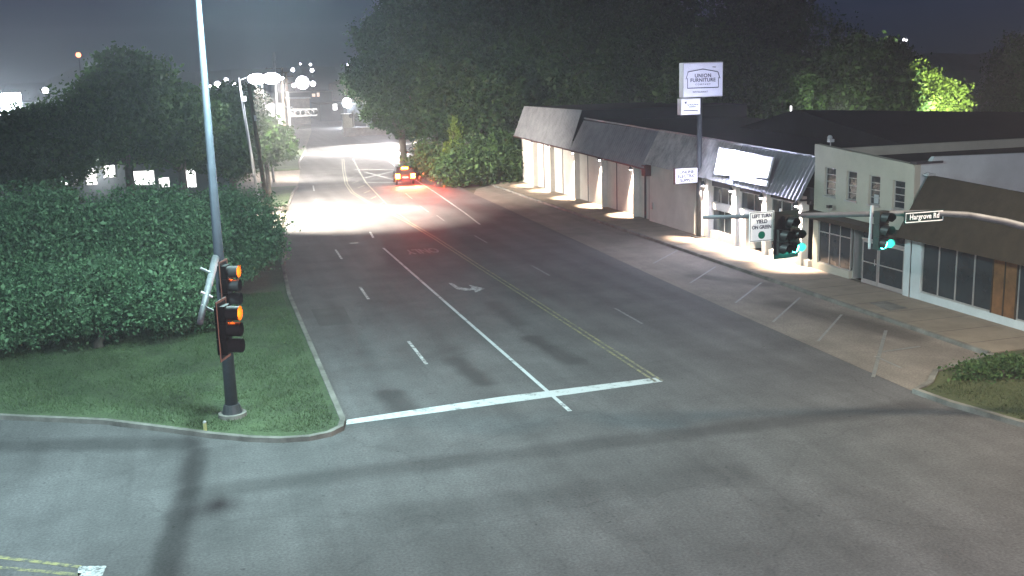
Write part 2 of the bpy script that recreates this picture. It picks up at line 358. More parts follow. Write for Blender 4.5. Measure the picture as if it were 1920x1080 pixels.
# ------------------------------------------------------------------ setting
def struct(name, mb, m, smooth=False):
    o = mb.build(name, m, smooth=smooth); o['kind'] = 'structure'; return o
struct('ground', MB().sheet([(-2500, -300), (2500, -300), (2500, 3500), (-2500, 3500)], -0.06), M['dirt'])
left = [(3.5, 30.6), (3.5, 51), (3.9, 60), (4.4, 65.5), (4.9, 73)]
left2 = [(6.7, 90), (7.9, 100), (8.9, 106)]
left3 = [(11.0, 126), (12.0, 139), (13.8, 152), (16, 170), (22, 220), (34, 340), (47, 410), (90, 640)]
right = [(21.2, 27.0), (21.4, 38), (21.6, 47), (22, 59), (22.4, 72), (22.8, 85), (23.6, 105), (25, 125), (29, 150)]
right2 = [(35, 180), (42, 230), (54, 340), (68, 410), (115, 640)]
rp = [(-90, -40), (90, -40), (90, -22), (60, 2), (30, 18), (24, 23), (22.6, 27.2)] + right + right2 + list(reversed(left+left2+left3)) + [(3.3, 31.5), (0, 32), (-3.4, 35), (-6.9, 37), (-90, 88)]
struct('road', MB().sheet(rp, 0.0), M['asphalt'])
# paved yards reached from the road on the left
struct('driveway', MB().sheet([(-9, 73.4), (4.8, 73.4), (6.1, 89.4), (-9, 89.4)], -0.004), M['apron'])
struct('driveway', MB().sheet([(-4, 106), (9.1, 106), (11.2, 126), (-4, 126)], -0.008), M['apron'])
struct('rail_yard_paving', MB().sheet([(14, 165), (35, 165), (75, 150), (90, 235), (45, 245), (10, 232), (-20, 205), (-20, 168)], -0.03), M['apron'])
lk = [(-60, 67.5), (-30, 49.5), (-12, 38.4), (-6.9, 35.3), (-3.6, 33.5), (-1.6, 31.9), (-0.4, 30.9), (0.6, 30.2), (1.5, 29.75), (2.3, 29.6), (2.9, 29.75), (3.3, 30.15), (3.45, 30.8)]
verge = lk + [(3.45, 51), (3.85, 60), (4.35, 65.5), (4.75, 73), (-9, 73.2), (-60, 110)]
struct('verge_grass', MB().prism(verge, -0.05, 0.10), M['grass'])
struct('verge_grass', MB().prism([(-9, 89.6), (6.55, 90), (7.75, 100), (8.75, 105.8), (-9, 105.8)], -0.05, 0.10), M['grass'])
struct('verge_grass', MB().prism([(-60, 127), (10.9, 127), (11.9, 139), (13.7, 152), (15.5, 164), (-60, 164)], -0.05, 0.08), M['grass'])
struct('kerb', MB().kerb(lk+left[1:], 0.22, 0.14), M['kerb'])
struct('kerb', MB().kerb([(6.3, 89.6)]+left2, 0.2, 0.13), M['kerb'])
struct('kerb', MB().kerb(left3[:4], 0.2, 0.13), M['kerb'])
apron = [(21.2, 27.0), (22.1, 27.5), (23.1, 28.6), (26.3, 29.7), (26.3, 96.5), (24.2, 94), (22.9, 90)]+list(reversed(right[1:6]))
struct('parking_lane', MB().sheet(apron, 0.004), M['apron'])
patch = [(21.15, 27.1), (21.6, 27.3), (22.1, 27.6), (23.1, 28.6), (26.4, 29.6), (60, 29.6), (60, -1.6), (30, 15.0), (25.2, 18.4), (22.9, 21.2), (21.9, 23.4)]
struct('corner_grass', MB().prism(patch, -0.05, 0.11), M['drygrass'])
struct('kerb', MB().kerb([(26.3, 29.5), (23.1, 28.5), (22.1, 27.5), (21.6, 27.2), (21.15, 27.0), (21.3, 25.6), (21.9, 23.3), (22.9, 21.1), (25.2, 18.3), (30, 14.9), (60, -1.8)], 0.24, 0.15), M['kerb'])
struct('sidewalk', MB().prism([(26.35, 29.65), (29.8, 29.65), (29.8, 97.5), (26.35, 97.5)], -0.05, 0.13), M['walk'])
jm = MB()
for k in range(37): jm.box((26.5, 31.0+k*1.8, 0.128), (29.5, 31.02+k*1.8, 0.1335))
struct('sidewalk_joints', jm, M['trim'])
struct('kerb', MB().kerb([(26.3, 29.7), (26.3, 96.5)], 0.18, 0.155), M['kerb'])
struct('railway_track', MB().strip([(-40, 176), (14, 168), (40, 163), (90, 150)], 0.14, 0.02).strip([(-40, 177.5), (14, 169.5), (40, 164.5), (90, 151.5)], 0.14, 0.02), M['steel'])
# far ridge
hm = MB(); hp = []
random.seed(3)
for i in range(80):
    x = -900+i*36; hp.append((x, (24 if x > -120 else 13)+(6 if x > -120 else 2)*math.sin(i*.35)+4*math.sin(i*.9+1)+random.uniform(-1.5, 1.5)))
for (x0, h0), (x1, h1) in zip(hp[:-1], hp[1:]):
    hm.hexa([(x0, 1100, -2), (x1, 1100, -2), (x1, 1300, -2), (x0, 1300, -2)], [(x0, 1150, h0), (x1, 1150, h1), (x1, 1250, h1*.9), (x0, 1250, h0*.9)])
struct('hills', hm, M['hill'], smooth=True)
for k, (x, y, r_) in enumerate(((8.9, 66.5, .35), (6.2, 97.5, .4))):
    c = MB().tube([(x, y, .0), (x, y, .006)], r_, 24).build('manhole_cover', M['iron'], org=(x, y, 0)); c['kind'] = 'structure'
for k, pl in enumerate(([(15.2, 60), (17.6, 60.2), (17.4, 66), (15.3, 65.8)], [(4.2, 44), (5.6, 44), (5.7, 47.5), (4.2, 47.6)])):
    struct('asphalt_patch', MB().sheet(pl, 0.003), M['patch'])
# ---- painted markings
Z = 0.005
def mk(name, m, mb): struct(name, mb, m)
mk('stop_line', M['stop_paint'], MB().sheet([G(643, 797), G(652, 787), G(940, 744), G(1228, 708.5), G(1243, 715.5), G(950, 756)], Z))
mb = MB()
for a, b in (((800, 683), (766, 640)), ((691, 561), (675, 538)), ((641, 486), (629, 468)), ((593, 374), (588, 383)), ((587, 348), (589, 358))):
    mb.strip([G(*a), G(*b)], 0.13, Z)
mk('lane_line', M['white_paint'], mb)
mb = MB()
for a, b in (((1204, 607), (1153, 578)), ((1031, 517), (997, 498)), ((913, 455), (890, 442)), ((833, 414), (819, 404)), ((804, 398), (787, 386)), ((773, 373), (760, 362))):
    mb.strip([G(*a), G(*b)], 0.11, Z)
mk('lane_line', M['faint_white'], mb)
mk('turn_lane_line', M['stop_paint'], MB().strip([(10.3, 29.3), (10.3, 45), (10.3, 63.7)], 0.14, Z+.004).strip([G(700, 446), G(694, 435)], 0.14, Z))
ya = [(14.05, 31.2), (14.05, 45), (14.0, 55), (14.0, 66.3), (13.85, 75.2), (13.5, 82), (13.1, 89.5), (13.0, 97.3), (13.6, 105.8), (15.3, 120.4), (17.8, 140.3)]
mb = MB().strip(ya, 0.11, Z+.004).strip([(x+.24, y) for x, y in ya], 0.11, Z+.004)
yb = [(13.86, 75.2), (14.0, 84), (14.64, 93.9), (15.43, 105.9), (16.6, 118), (18.9, 140)]
mb.strip([(x+.3, y) for x, y in yb], 0.11, Z+.008)
for k in range(6): mb.strip([(13.7+k*.15, 86+k*5), (14.5+k*.2, 88+k*5)], 0.12, Z+.012)
mk('centre_line', M['yellow_paint'], mb)
mk('edge_line', M['white_paint'], MB().strip([G(710, 285), G(745, 315), G(780, 338), G(815, 360), G(870, 398), G(900, 421)], 0.14, Z).strip([G(553, 312), G(560, 300), G(566, 290)], 0.14, Z))
mb = MB().strip([G(665, 318), G(748, 318)], 0.5, Z).strip([G(683, 342), G(752, 342)], 0.5, Z)
mb.strip([G(683, 322), G(738, 337)], 0.35, Z).strip([G(682, 334), G(735, 322)], 0.35, Z+.004)
mk('railway_crossing_marking', M['faint_white'], mb)
mb = MB()
arr = [G(840, 530.5), G(850, 531.5), G(858, 537.5), G(870, 540), G(884, 540), G(879, 534), G(909, 541), G(891, 549), G(889, 544), G(872, 545), G(856, 542.5)]
mb.sheet(arr[::-1], Z)
mk('turn_arrow_marking', M['white_paint'], mb)
om = text('ONLY', 1.0, M['faint_white'], None, (12.3, 61.5, Z), rot=(0, 0, R(180)), name='lane_word_marking', sx=0.8, ext=0.0, off=0.03)
om.data.transform(Matrix.Translation((12.3, 61.5, 0)) @ Matrix.Diagonal((0.9, 2.4, 1, 1)) @ Matrix.Translation((-12.3, -61.5, 0)))
om['kind'] = 'structure'
mb = MB()
for a, b in (((1661, 620), (1637, 708)), ((1578, 590), (1534, 640)), ((1500, 558), (1449, 604)), ((1428, 530), (1379, 568)), ((1342, 500), (1294, 531)), ((1270, 470), (1225, 494)), ((1640, 668), (1690, 690)), ((1655, 660), (1725, 650))):
    mb.strip([G(*a), G(*b)], 0.1 if a[0] < 1650 else 0.13, 0.009+.004*(a[0] in (1661, 1655))+.0*a[0])
mk('parking_bay_lines', M['faint_bay'], mb)
mk('cross_street_centre_line', M['yellow_paint'], MB().strip([(-9, 26.9), G(0, 1045), G(150, 1063)], 0.13, Z).strip([(-9, 26.3), G(-5, 1064), G(150, 1078)], 0.13, Z))
mk('cross_street_stop_line', M['white_paint'], MB().sheet([G(147, 1062), G(143, 1110), G(175, 1118), G(200, 1061)], Z))
mk('concrete_slab', M['kerb'], MB().prism([G(1630, 568, .13), G(1668, 583, .13), G(1703, 578, .13), G(1662, 565, .13)], 0.13, 0.139))
# ------------------------------------------------------------------ trees
def leaf_cloud(name, m, parent, blobs, n, size, seed, clump=0.22, aspect=1.0, ragged=0.2):
    rng = np.random.default_rng(seed)
    vol = np.array([b[3]*b[4]*b[5] for b in blobs]); n = int(n*1.7); cnt = (n*vol/vol.sum()).astype(int)+10
    P = []
    for (x, y, z, rx, ry, rz), c in zip(blobs, cnt):
        nc = max(14, int(c/45)); d = rng.normal(size=(nc, 3)); d /= np.linalg.norm(d, axis=1)[:, None]
        rr = rng.uniform(0.35, 1.02, nc)[:, None]**0.6
        cc = d*rr*rng.uniform(1-ragged*.4, 1+ragged*.35, nc)[:, None]; k = rng.integers(0, nc, c)
        q = cc[k]+rng.normal(size=(c, 3))*clump*rng.uniform(.5, 1.2, nc)[k][:, None]
        P.append(q*np.array([rx, ry, rz])+np.array([x, y, z]))
    P = np.concatenate(P); P = P[P[:, 2] > 0.12]; size = size*0.72; N = len(P)
    a = rng.normal(size=(N, 3)); a /= np.linalg.norm(a, axis=1)[:, None]
    b = rng.normal(size=(N, 3)); b -= a*(a*b).sum(1)[:, None]; b /= np.linalg.norm(b, axis=1)[:, None]
    s = size*np.clip(rng.lognormal(0, .38, N), .4, 2.4)[:, None]; a = a*s*aspect; b = b*s*.55
    V = np.stack([P-a, P+b, P+a, P-b], 1).reshape(-1, 3)-np.array(ORG[parent.name])
    me = bpy.data.meshes.new(name); me.vertices.add(4*N); me.vertices.foreach_set('co', V.astype(np.float32).ravel())
    me.loops.add(4*N); me.loops.foreach_set('vertex_index', np.arange(4*N, dtype=np.int32))
    me.polygons.add(N); me.polygons.foreach_set('loop_start', np.arange(0, 4*N, 4, dtype=np.int32))
    me.update(calc_edges=True)
    me.materials.append(m)
    o = bpy.data.objects.new(name, me); COL.objects.link(o); o.parent = parent; ORG[o.name] = ORG[parent.name]
    return o
def tree(name, label, base, blobs, n, size, leaf, seed, group=None, tr=0.35, cat='tree', limbs=7, bark=None):
    bx, by = base; t = empty(name, (bx, by, 0.0), label, cat, group)
    rnd = random.Random(seed); top = max(b[2] for b in blobs); lo = min(b[2]-b[5]*.3 for b in blobs)
    mb = MB(); fork = Vector((bx+rnd.uniform(-.3, .3), by, max(1.0, lo*.8)))
    mb.tube([(bx, by, -0.05), (bx, by, .3), fork*.5+Vector((bx, by, 0))*.5, fork], [tr*1.5, tr*1.1, tr, tr*.85], 10)
    for i in range(limbs):
        b = blobs[i % len(blobs)]
        e = Vector((b[0]+rnd.uniform(-.5, .5)*b[3], b[1]+rnd.uniform(-.5, .5)*b[4], b[2]+rnd.uniform(0, .6)*b[5]))
        mid = fork.lerp(e, .5)+Vector((rnd.uniform(-.6, .6), rnd.uniform(-.6, .6), rnd.uniform(-.3, .8)))
        mb.tube([fork-Vector((0, 0, .3)), fork.lerp(mid, .5), mid, e], [tr*.6, tr*.42, tr*.28, tr*.1], 7)
        for j in range(3):
            q = mid.lerp(e, rnd.uniform(0, .7)); e2 = q+Vector((rnd.uniform(-1, 1), rnd.uniform(-1, 1), rnd.uniform(.1, 1)))*b[5]*.4
            mb.tube([q, q.lerp(e2, .5)+Vector((0, 0, .2)), e2], [tr*.2, tr*.13, tr*.05], 5)
    mb.build('trunk', bark or M['bark'], t, smooth=True)
    leaf_cloud('crown', leaf, t, blobs, n, size, seed, clump=0.15 if name == 'corner_tree' else 0.2, ragged=0.5 if name == 'corner_tree' else 0.2)
    return t
def blobset(cx, cy, z0, z1, r, n, seed, flat=1.0):
    rnd = random.Random(seed*7+1); out = []
    for i in range(n):
        f = i/(max(1, n-1)); z = z0+(z1-z0)*(0.15+0.7*f)
        k = math.sin(math.pi*min(0.95, .22+.66*f)); a = i*2.4+rnd.uniform(-.4, .4)
        rr = r*.5*k*(1 if i % 3 else .2)
        q = r*rnd.uniform(.36, .56)*(.55+.5*k)
        out.append((cx+math.cos(a)*rr*1.1, cy+math.sin(a)*rr, z, q*1.1, q, q*rnd.uniform(.7, .95)*flat))
    return out
# the wood behind and beside the long white building: (label, px of centre, distance Y, crown bottom, top, radius, leaves, material, seed)
wood = [
 ('tall dark tree leaning over the far road, left edge of the wood', 752, 116, 1.8, 24, 5.4, 26000, 'leaf_dark', 11),
 ('tall dark tree behind the braking car, second from the wood\'s left edge', 815, 112, 1.6, 26, 6.0, 26000, 'leaf_dark', 12),
 ('dense dark tree with pale limbs left of the white building', 905, 108, 1.6, 27, 6.5, 26000, 'leaf_dark', 13),
 ('tall dark tree behind the far end of the white building', 1010, 112, 3.0, 27, 7.0, 26000, 'leaf_dark', 14),
 ('tall dark tree with a pale forked trunk above the dark metal roof', 1100, 106, 3.5, 26, 6.5, 24000, 'leaf_dark', 15),
 ('tall dark tree just left of the furniture pole sign', 1205, 104, 3.5, 25, 7.0, 22000, 'leaf_dark', 16),
 ('grey green tree directly behind the furniture pole sign', 1330, 92, 3, 15.0, 6.2, 20000, 'leaf_mid', 17),
 ('dark tree rising behind the bright shop sign', 1425, 110, 3, 27, 8.5, 22000, 'leaf_dark', 18),
 ('small yellowish tree right of the furniture pole sign', 1462, 84, 2, 11.6, 3.4, 12000, 'leaf_mid', 19),
 ('broad dim green tree behind the pale two storey building', 1590, 86, 2, 13.2, 6.0, 22000, 'leaf_mid', 20),
 ('dim green tree between the floodlit tree and the broad dim tree', 1655, 96, 2, 13.6, 5.0, 16000, 'leaf_mid', 21),
 ('dark tree at the far right behind the pale blue wall', 1905, 122, 2, 12.6, 8.0, 14000, 'leaf_dark', 23),
 ('dark tree behind the dark warehouse roof, beside the small yellowish tree', 1520, 100, 2, 12, 5.5, 12000, 'leaf_dark', 24),
]
for lab, px, Y, z0, z1, r, n, lm, sd in wood:
    x = PY(px, 200, Y).x
    tree('broadleaf_tree', lab, (x, Y), blobset(x, Y, z0, z1, r, 13, sd), int(n*1.25), 0.24, M[lm], sd, 'trees of the wood behind the shops', tr=0.42, limbs=9,
         bark=None)
x = PY(1738, 190, 88).x; x_flood = x
tree('floodlit_tree', 'bright yellow green tree lit from below behind the dark warehouse roof', (x-.3, 88), blobset(x-.3, 88, 1.2, 10.6, 4.3, 16, 31), 34000, 0.2, M['leaf_lit'], 31, tr=.35)
x = PY(852, 225, 112).x
tree('small_tree', 'small bright green leafy tree glimpsed in a gap of the dark wood', (23.5, 99.5), [(23.7, 99.5, 4.7, .7, .7, 1.0), (23.5, 99.5, 3.8, .9, .7, .6), (23.8, 99.5, 5.8, .5, .5, .7), (23.2, 99.5, 3.2, .8, .6, .5)], 2200, 0.16, M['leaf_lit'], 33, tr=.12, limbs=3)  # leaf colour brightened in place of a lamp on this tree
# understorey
for i, (px, Y, h, r, lab) in enumerate([(822, 104, 4.2, 2.8, 'dark rounded bush beside the braking car'), (872, 97, 3.6, 2.9, 'leafy green bush left of the bush nearest the white building'),
        (915, 98, 5.4, 3.0, 'tall bush in the middle of the row before the wood'), (960, 98, 5.5, 2.4, 'ivy-like bush against the far end of the white building')]):
    x = PY(px, 330, Y).x
    t = empty('bush', (x, Y, 0), lab, 'bush', 'bushes at the edge of the wood')
    MB().tube([(x, Y, 0), (x+.2, Y, h*.5)], [.12, .05], 6).tube([(x, Y, 0), (x-.4, Y+.2, h*.4)], [.1, .04], 6).build('stem', M['bark'], t)
    leaf_cloud('foliage', M['leaf_mid'], t, [(x, Y, h*.4, r, 1.6, h*.45), (x+r*.5, Y, h*.3, r*.6, 1.3, h*.34), (x-r*.5, Y+.3, h*.55, r*.5, 1.2, h*.35)], 5500, 0.2, 50+i)
# left side
for lab, px, Y, z0, z1, r, n, sd in [
 ('big dark tree above the lit windows, left of the grey signal pole', 235, 89, 4.6, 12.6, 5.4, 22000, 61),
 ('dark tree behind the street lamp posts, right of the grey signal pole', 425, 93, 2.6, 10.2, 4.4, 20000, 62),
 ('dark tree in front of the left-hand end of the lit house', 60, 92, 3.2, 8.2, 6.0, 16000, 63),
 ('dark tree between the two big dark trees over the lit house', 335, 88, 3.9, 10.6, 4.2, 16000, 64)]:
    x = PY(px, 250, Y).x
    tree('broadleaf_tree', lab, (x, Y), blobset(x, Y, z0, z1, r, 10, sd), n, 0.22, M['leaf_dark' if sd == 62 else 'leaf_mid'], sd, 'trees in front of the lit house', tr=.35)
x = G(503, 368).x
tree('small_oak', 'small dark tree with a bare trunk between the poles and the far road', (5.5, 96), [(5.6, 96, 5.0, 2.1, 1.8, 1.6), (6.6, 96, 4.6, 1.5, 1.4, 1.1), (5.2, 96, 6.4, 1.5, 1.3, 1.1), (7.2, 96, 5.6, .9, 1, .8)], 12000, 0.2, M['leaf_dark'], 65, tr=.2)
near = [('leafy glossy green tree behind the signal pole, nearest the road', (1.0, 52.5), [(0.8, 52, 3.4, 2.6, 2.4, 1.9), (2.1, 52, 2.6, 1.5, 1.6, 1.5), (-.8, 52, 3.6, 2.2, 2.2, 1.7), (0.6, 51, 1.9, 1.9, 1.8, 1.1)], 17000, 71),
        ('leafy glossy green tree in the middle of the corner trees', (-2.9, 48.5), [(-2.6, 48, 4.4, 2.6, 2.2, 1.6), (-4.2, 48, 3.4, 2.2, 2, 1.8), (-1.2, 48, 3.2, 2, 2, 1.7), (-2.6, 46.8, 2.4, 2.4, 1.6, 1.2)], 20000, 72),
        ('wide glossy green tree at the left edge of the picture', (-7.4, 48), [(-6.8, 48, 4.4, 2.6, 2.4, 1.8), (-9, 48, 3.6, 2.4, 2.4, 1.9), (-5.6, 46.5, 2.8, 2.0, 1.8, 1.4), (-7.6, 46, 2.4, 2.4, 1.8, 1.4)], 20000, 73),
        ('low shrubby tree in front of the corner trees, near the grass', (-4.6, 43.5), [(-4.6, 43.4, 2.2, 2.6, 1.6, 1.4), (-2.2, 43.6, 1.9, 1.8, 1.5, 1.4), (-6.4, 43.2, 2.0, 1.9, 1.4, 1.5), (-.4, 44.5, 1.4, 1.3, 1.2, 1.1), (-8.3, 43.0, 1.8, 1.5, 1.3, 1.4)], 12000, 74)]
for lab, base, bl, n, sd in near:
    tree('corner_tree', lab, base, bl, int(n*2.0), 0.085, M['leaf_near'], sd, 'glossy trees on the corner lawn', tr=.16, limbs=6)
# grass blades standing on the lawns
def lawn(poly, n, z, mt, label, seed, size=.07):
    rng = np.random.default_rng(seed); P = np.array(poly); lo, hi = P.min(0), P.max(0)
    q = rng.uniform(lo, hi, (n*3, 2)); ins = np.zeros(len(q), bool); j = len(P)-1
    for i in range(len(P)):
        xi, yi = P[i]; xj, yj = P[j]
        c = ((yi > q[:, 1]) != (yj > q[:, 1])) & (q[:, 0] < (xj-xi)*(q[:, 1]-yi)/(yj-yi+1e-9)+xi); ins ^= c; j = i
    q = q[ins]; f = np.sin(q[:, 0]*1.7+np.sin(q[:, 1]*.9)*2)*np.cos(q[:, 1]*1.3)+rng.normal(0, .7, len(q)); q = q[f > -.3][:n]; N = len(q)
    h = size*rng.uniform(.5, 1.5, N); a = rng.uniform(0, 2*math.pi, N); dx, dy = np.cos(a)*.012, np.sin(a)*.012; tx, ty = rng.normal(0, .5, (2, N))*h
    V = np.stack([np.stack([q[:, 0]-dx, q[:, 1]-dy, np.full(N, z)], 1), np.stack([q[:, 0]+dx, q[:, 1]+dy, np.full(N, z)], 1), np.stack([q[:, 0]+tx, q[:, 1]+ty, z+h], 1)], 1).reshape(-1, 3)
    me = bpy.data.meshes.new('grass_blades'); me.vertices.add(3*N); me.vertices.foreach_set('co', V.astype(np.float32).ravel())
    me.loops.add(3*N); me.loops.foreach_set('vertex_index', np.arange(3*N, dtype=np.int32)); me.polygons.add(N)
    me.polygons.foreach_set('loop_start', np.arange(0, 3*N, 3, dtype=np.int32)); me.update(calc_edges=True); me.materials.append(mt)
    o = bpy.data.objects.new('grass_blades', me); COL.objects.link(o); props(o, label, 'grass', kind='stuff')
lawn([(-9, 37.1), (-3.6, 33.9), (-.4, 31.2), (2.3, 30), (3.15, 30.4), (3.2, 52), (-9, 52)], 60000, .1, M['leaf_grass'], 'short green grass on the corner lawn under the signal pole', 5)
lawn([(21.6, 26.8), (26.4, 29.2), (32, 29.2), (32, 14.6), (25.2, 18.8), (22.2, 23)], 26000, .11, M['leaf_drygrass'], 'thin dry grass on the right-hand street corner', 6)
t = empty('low_shrub', (24.5, 27.0, .1), 'low spreading green shrub on the corner grass at the right edge', 'shrub')
MB().tube([(24.5, 27, .05), (24.5, 27, .4)], [.08, .04], 6).build('stem', M['bark'], t)
leaf_cloud('foliage', M['leaf_mid'], t, [(23.9, 27.5, .2, .9, .8, .3), (25.1, 27.5, .25, 1.1, .9, .36), (26.3, 27.2, .25, 1.0, .9, .32)], 6000, 0.06, 81)
# ------------------------------------------------------------------ buildings
def facade(X, ys, zs, holes, thick=0.25, sgn=1):
    """wall in the plane X with holes (y0,y1,z0,z1)"""
    Y = sorted(set(ys+[h[0] for h in holes]+[h[1] for h in holes])); Zs = sorted(set(zs+[h[2] for h in holes]+[h[3] for h in holes]))
    mb = MB()
    for a, b in zip(Y[:-1], Y[1:]):
        z = None; runs = []
        for c, d in zip(Zs[:-1], Zs[1:]):
            ins = any(h[0]-1e-6 <= a and b <= h[1]+1e-6 and h[2]-1e-6 <= c and d <= h[3]+1e-6 for h in holes)
            if ins: 
                if z is not None: runs.append((z, c)); z = None
            elif z is None: z = c
        if z is not None: runs.append((z, Zs[-1]))
        for c, d in runs: mb.box((X, a, c), (X+thick, b, d))
    return mb
def corrugated(y0, y1, bot, top, pitch=0.36, depth=0.05):
    """sloped ribbed sheet; bot/top = functions y -> (x, z)"""
    mb = MB(); n = int(abs(y1-y0)/pitch*2); vs = []; fs = []
    for i in range(n+1):
        y = y0+(y1-y0)*i/n; d = depth if i % 2 else 0
        bx, bz = bot(y); tx, tz = top(y)
        vs += [(bx-d, y, bz), (tx-d, y, tz)]
    fs = [(2*i, 2*i+1, 2*i+3, 2*i+2) for i in range(n)]
    return mb.add(vs, fs)
lerp = lambda a, b, t: a+(b-a)*t
XF = 29.6
# --- long white building
A = empty('furniture_store', (XF, 72, 0), 'long white stucco shop with a ribbed metal mansard and a row of wall lamps', 'building')
fins = [92.05, 87.15, 80.85, 74.75, 68.6]
mb = MB().box((XF, 66.2, 0), (XF+.3, 97, 4.6)).box((XF, 96.7, 0), (45, 97, 4.6)).box((XF+.3, 46.35, 0), (XF+.5, 46.6, 4.4))
mb.box((XF-.25, 58.5, 0), (XF+.05, 66.2, 4.3)).box((44.7, 46.6, 0), (45, 97, 5.2))
mb.build('wall', M['stucco'], A)
mb = MB()
for y in fins: MB().box((XF-.42, y-.09, 0.12), (XF, y+.06, 4.45-.011*(92-y)*3)).build('wall_fin', M['stucco'], A)
mb = MB()
for y in (90.1, 84.9, 78.8, 72.7): MB().box((XF-.03, y-.07, .13), (XF, y+.05, 4.3)).build('joint_strip', M['trim'], A)
for y, z in ((67.3, 3.5), (66.5, 3.6)): MB().box((XF-.1, y, .13), (XF, y+.12, z)).build('downpipe', M['trim'], A)
MB().box((XF-.7, 65.9, 3.25), (XF-.25, 66.5, 4.0)).build('gutter_box', M['maroon'], A)
bot1 = lambda y: (XF-.75, lerp(3.75, 4.55, (y-66)/31)); top1 = lambda y: (XF+.55, lerp(6.25, 6.75, (y-66)/31))
bot2 = lambda y: (XF-.75, lerp(3.6, 4.12, (y-46.4)/19.6)); top2 = lambda y: (XF+.45, lerp(5.72, 6.3, (y-46.4)/19.6))
m1 = corrugated(66.05, 81, bot1, top1).build('mansard_panel', M['metalroof'], A)
m1b = corrugated(81.05, 97, lambda y: bot1(y), lambda y: (XF+.4, 7.35)).build('mansard_panel', M['metalroof'], A)
m2 = corrugated(54.5, 66.0, bot2, top2).build('mansard_panel', M['lightmetal'], A)
m3 = corrugated(46.45, 54.45, bot2, top2).build('mansard_panel', M['metalroof'], A)
mb = MB()
mb.add([(XF-.74, 46.4, 3.6), (XF+.3, 46.4, 3.6), (XF+.3, 66, 4.1), (XF-.74, 66, 4.12)], [(0, 1, 2, 3)])
mb.add([(XF-.74, 66.02, 3.75), (XF+.3, 66.02, 3.75), (XF+.3, 97, 4.55), (XF-.74, 97, 4.55)], [(0, 1, 2, 3)])
mb.build('soffit', M['trim'], A)
mb = MB(); mb.bar((XF+.5, 46.4, 5.74), (XF+.5, 66, 6.32), .14, .1).bar((XF+.6, 66.05, 6.27), (XF+.6, 81, 6.68), .12, .1)
mb.build('edge_trim', M['metalroof'], A)
MB().bar((XF-.78, 66.05, 3.75), (XF-.78, 97, 4.55), .05, .1).build('lower_trim', M['maroon'], A)
mb = MB().hexa([(XF+.62, 46.4, 4), (45, 46.4, 4), (45, 81, 4), (XF+.62, 81, 4)], [(XF+.62, 46.4, 5.6), (45, 46.4, 5.3), (45, 81, 6.2), (XF+.62, 81, 6.6)])
mb.box((XF+.45, 81.05, 4.7), (45, 96.6, 7.3))
mb.build('roof', M['tar'], A)
# shop front: lit piers, windows, entrance
piers = [(57.7, .55), (54.2, .5), (50.75, .45), (47.2, .5)]
for y, w in piers: MB().box((XF-.25, y-w/2, .12), (XF+.15, y+w/2, 3.75)).build('pier', M['stucco'], A)
MB().box((XF, 46.6, 3.35), (XF+.25, 58.5, 4.2)).build('fascia', M['trim'], A)
def shopwin(y0, y1, z0, z1, nv, parent, X=XF+.12, t=.05, zt=None):
    fr = MB()
    fr.box((X-.04, y0, z0), (X+.04, y0+t, z1)).box((X-.04, y1-t, z0), (X+.04, y1, z1)).box((X-.04, y0+t, z0), (X+.04, y1-t, z0+t)).box((X-.04, y0+t, z1-t), (X+.04, y1-t, z1))
    for k in range(1, nv): y = lerp(y0, y1, k/nv); fr.box((X-.035, y-t/2, z0+t), (X+.035, y+t/2, z1-t))
    if zt: fr.box((X-.03, y0+t, zt-t/2), (X+.03, y1-t, zt+t/2))
    f = fr.build('shop_window', M['alu'], parent)
    MB().box((X-.01, y0+t/2, z0+t/2), (X+.012, y1-t/2, z1-t/2)).build('pane', M['glass'], f)
shopwin(54.5, 57.4, 2.35, 3.35, 3, A); shopwin(54.5, 57.4, .62, 1.95, 2, A)
MB().box((XF-.05, 54.46, 1.95), (XF+.2, 57.42, 2.35)).box((XF-.15, 54.46, .12), (XF+.2, 57.42, .62)).build('sill_panel', M['stucco'], A)
shopwin(51.0, 53.9, 2.35, 3.35, 2, A)
MB().box((XF-.05, 51.0, 1.95), (XF+.2, 53.95, 2.35)).box((XF-.1, 53.0, .12), (XF+.2, 53.95, 1.95)).build('sill_panel', M['stucco'], A)
MB().box((XF+1.2, 50.9, .12), (XF+1.3, 53.1, 1.95)).box((XF+.2, 52.95, .12), (XF+1.2, 53.05, 1.95)).box((XF+.2, 50.95, .12), (XF+1.2, 51.05, 1.95)).build('entrance_recess', M['stucco'], A)
f = MB().box((XF+1.1, 51.5, .14), (XF+1.18, 52.6, 1.93)).build('door', M['alu'], A); MB().box((XF+1.0, 51.6, 1.0), (XF+1.08, 51.66, 1.3)).build('handle', M['steel'], f)
shopwin(47.5, 50.5, .5, 3.3, 3, A, zt=2.3)
MB().box((XF-.12, 46.5, .12), (XF+.2, 50.5, .5)).build('sill_panel', M['stucco'], A)
MB().box((XF-.29, 59.2, .14), (XF-.25, 60.15, 2.2)).build('side_door', M['stucco'], A)
MB().box((XF-.35, 65.55, 1.0), (XF-.25, 65.75, 1.45)).build('meter_box', M['alu'], A)
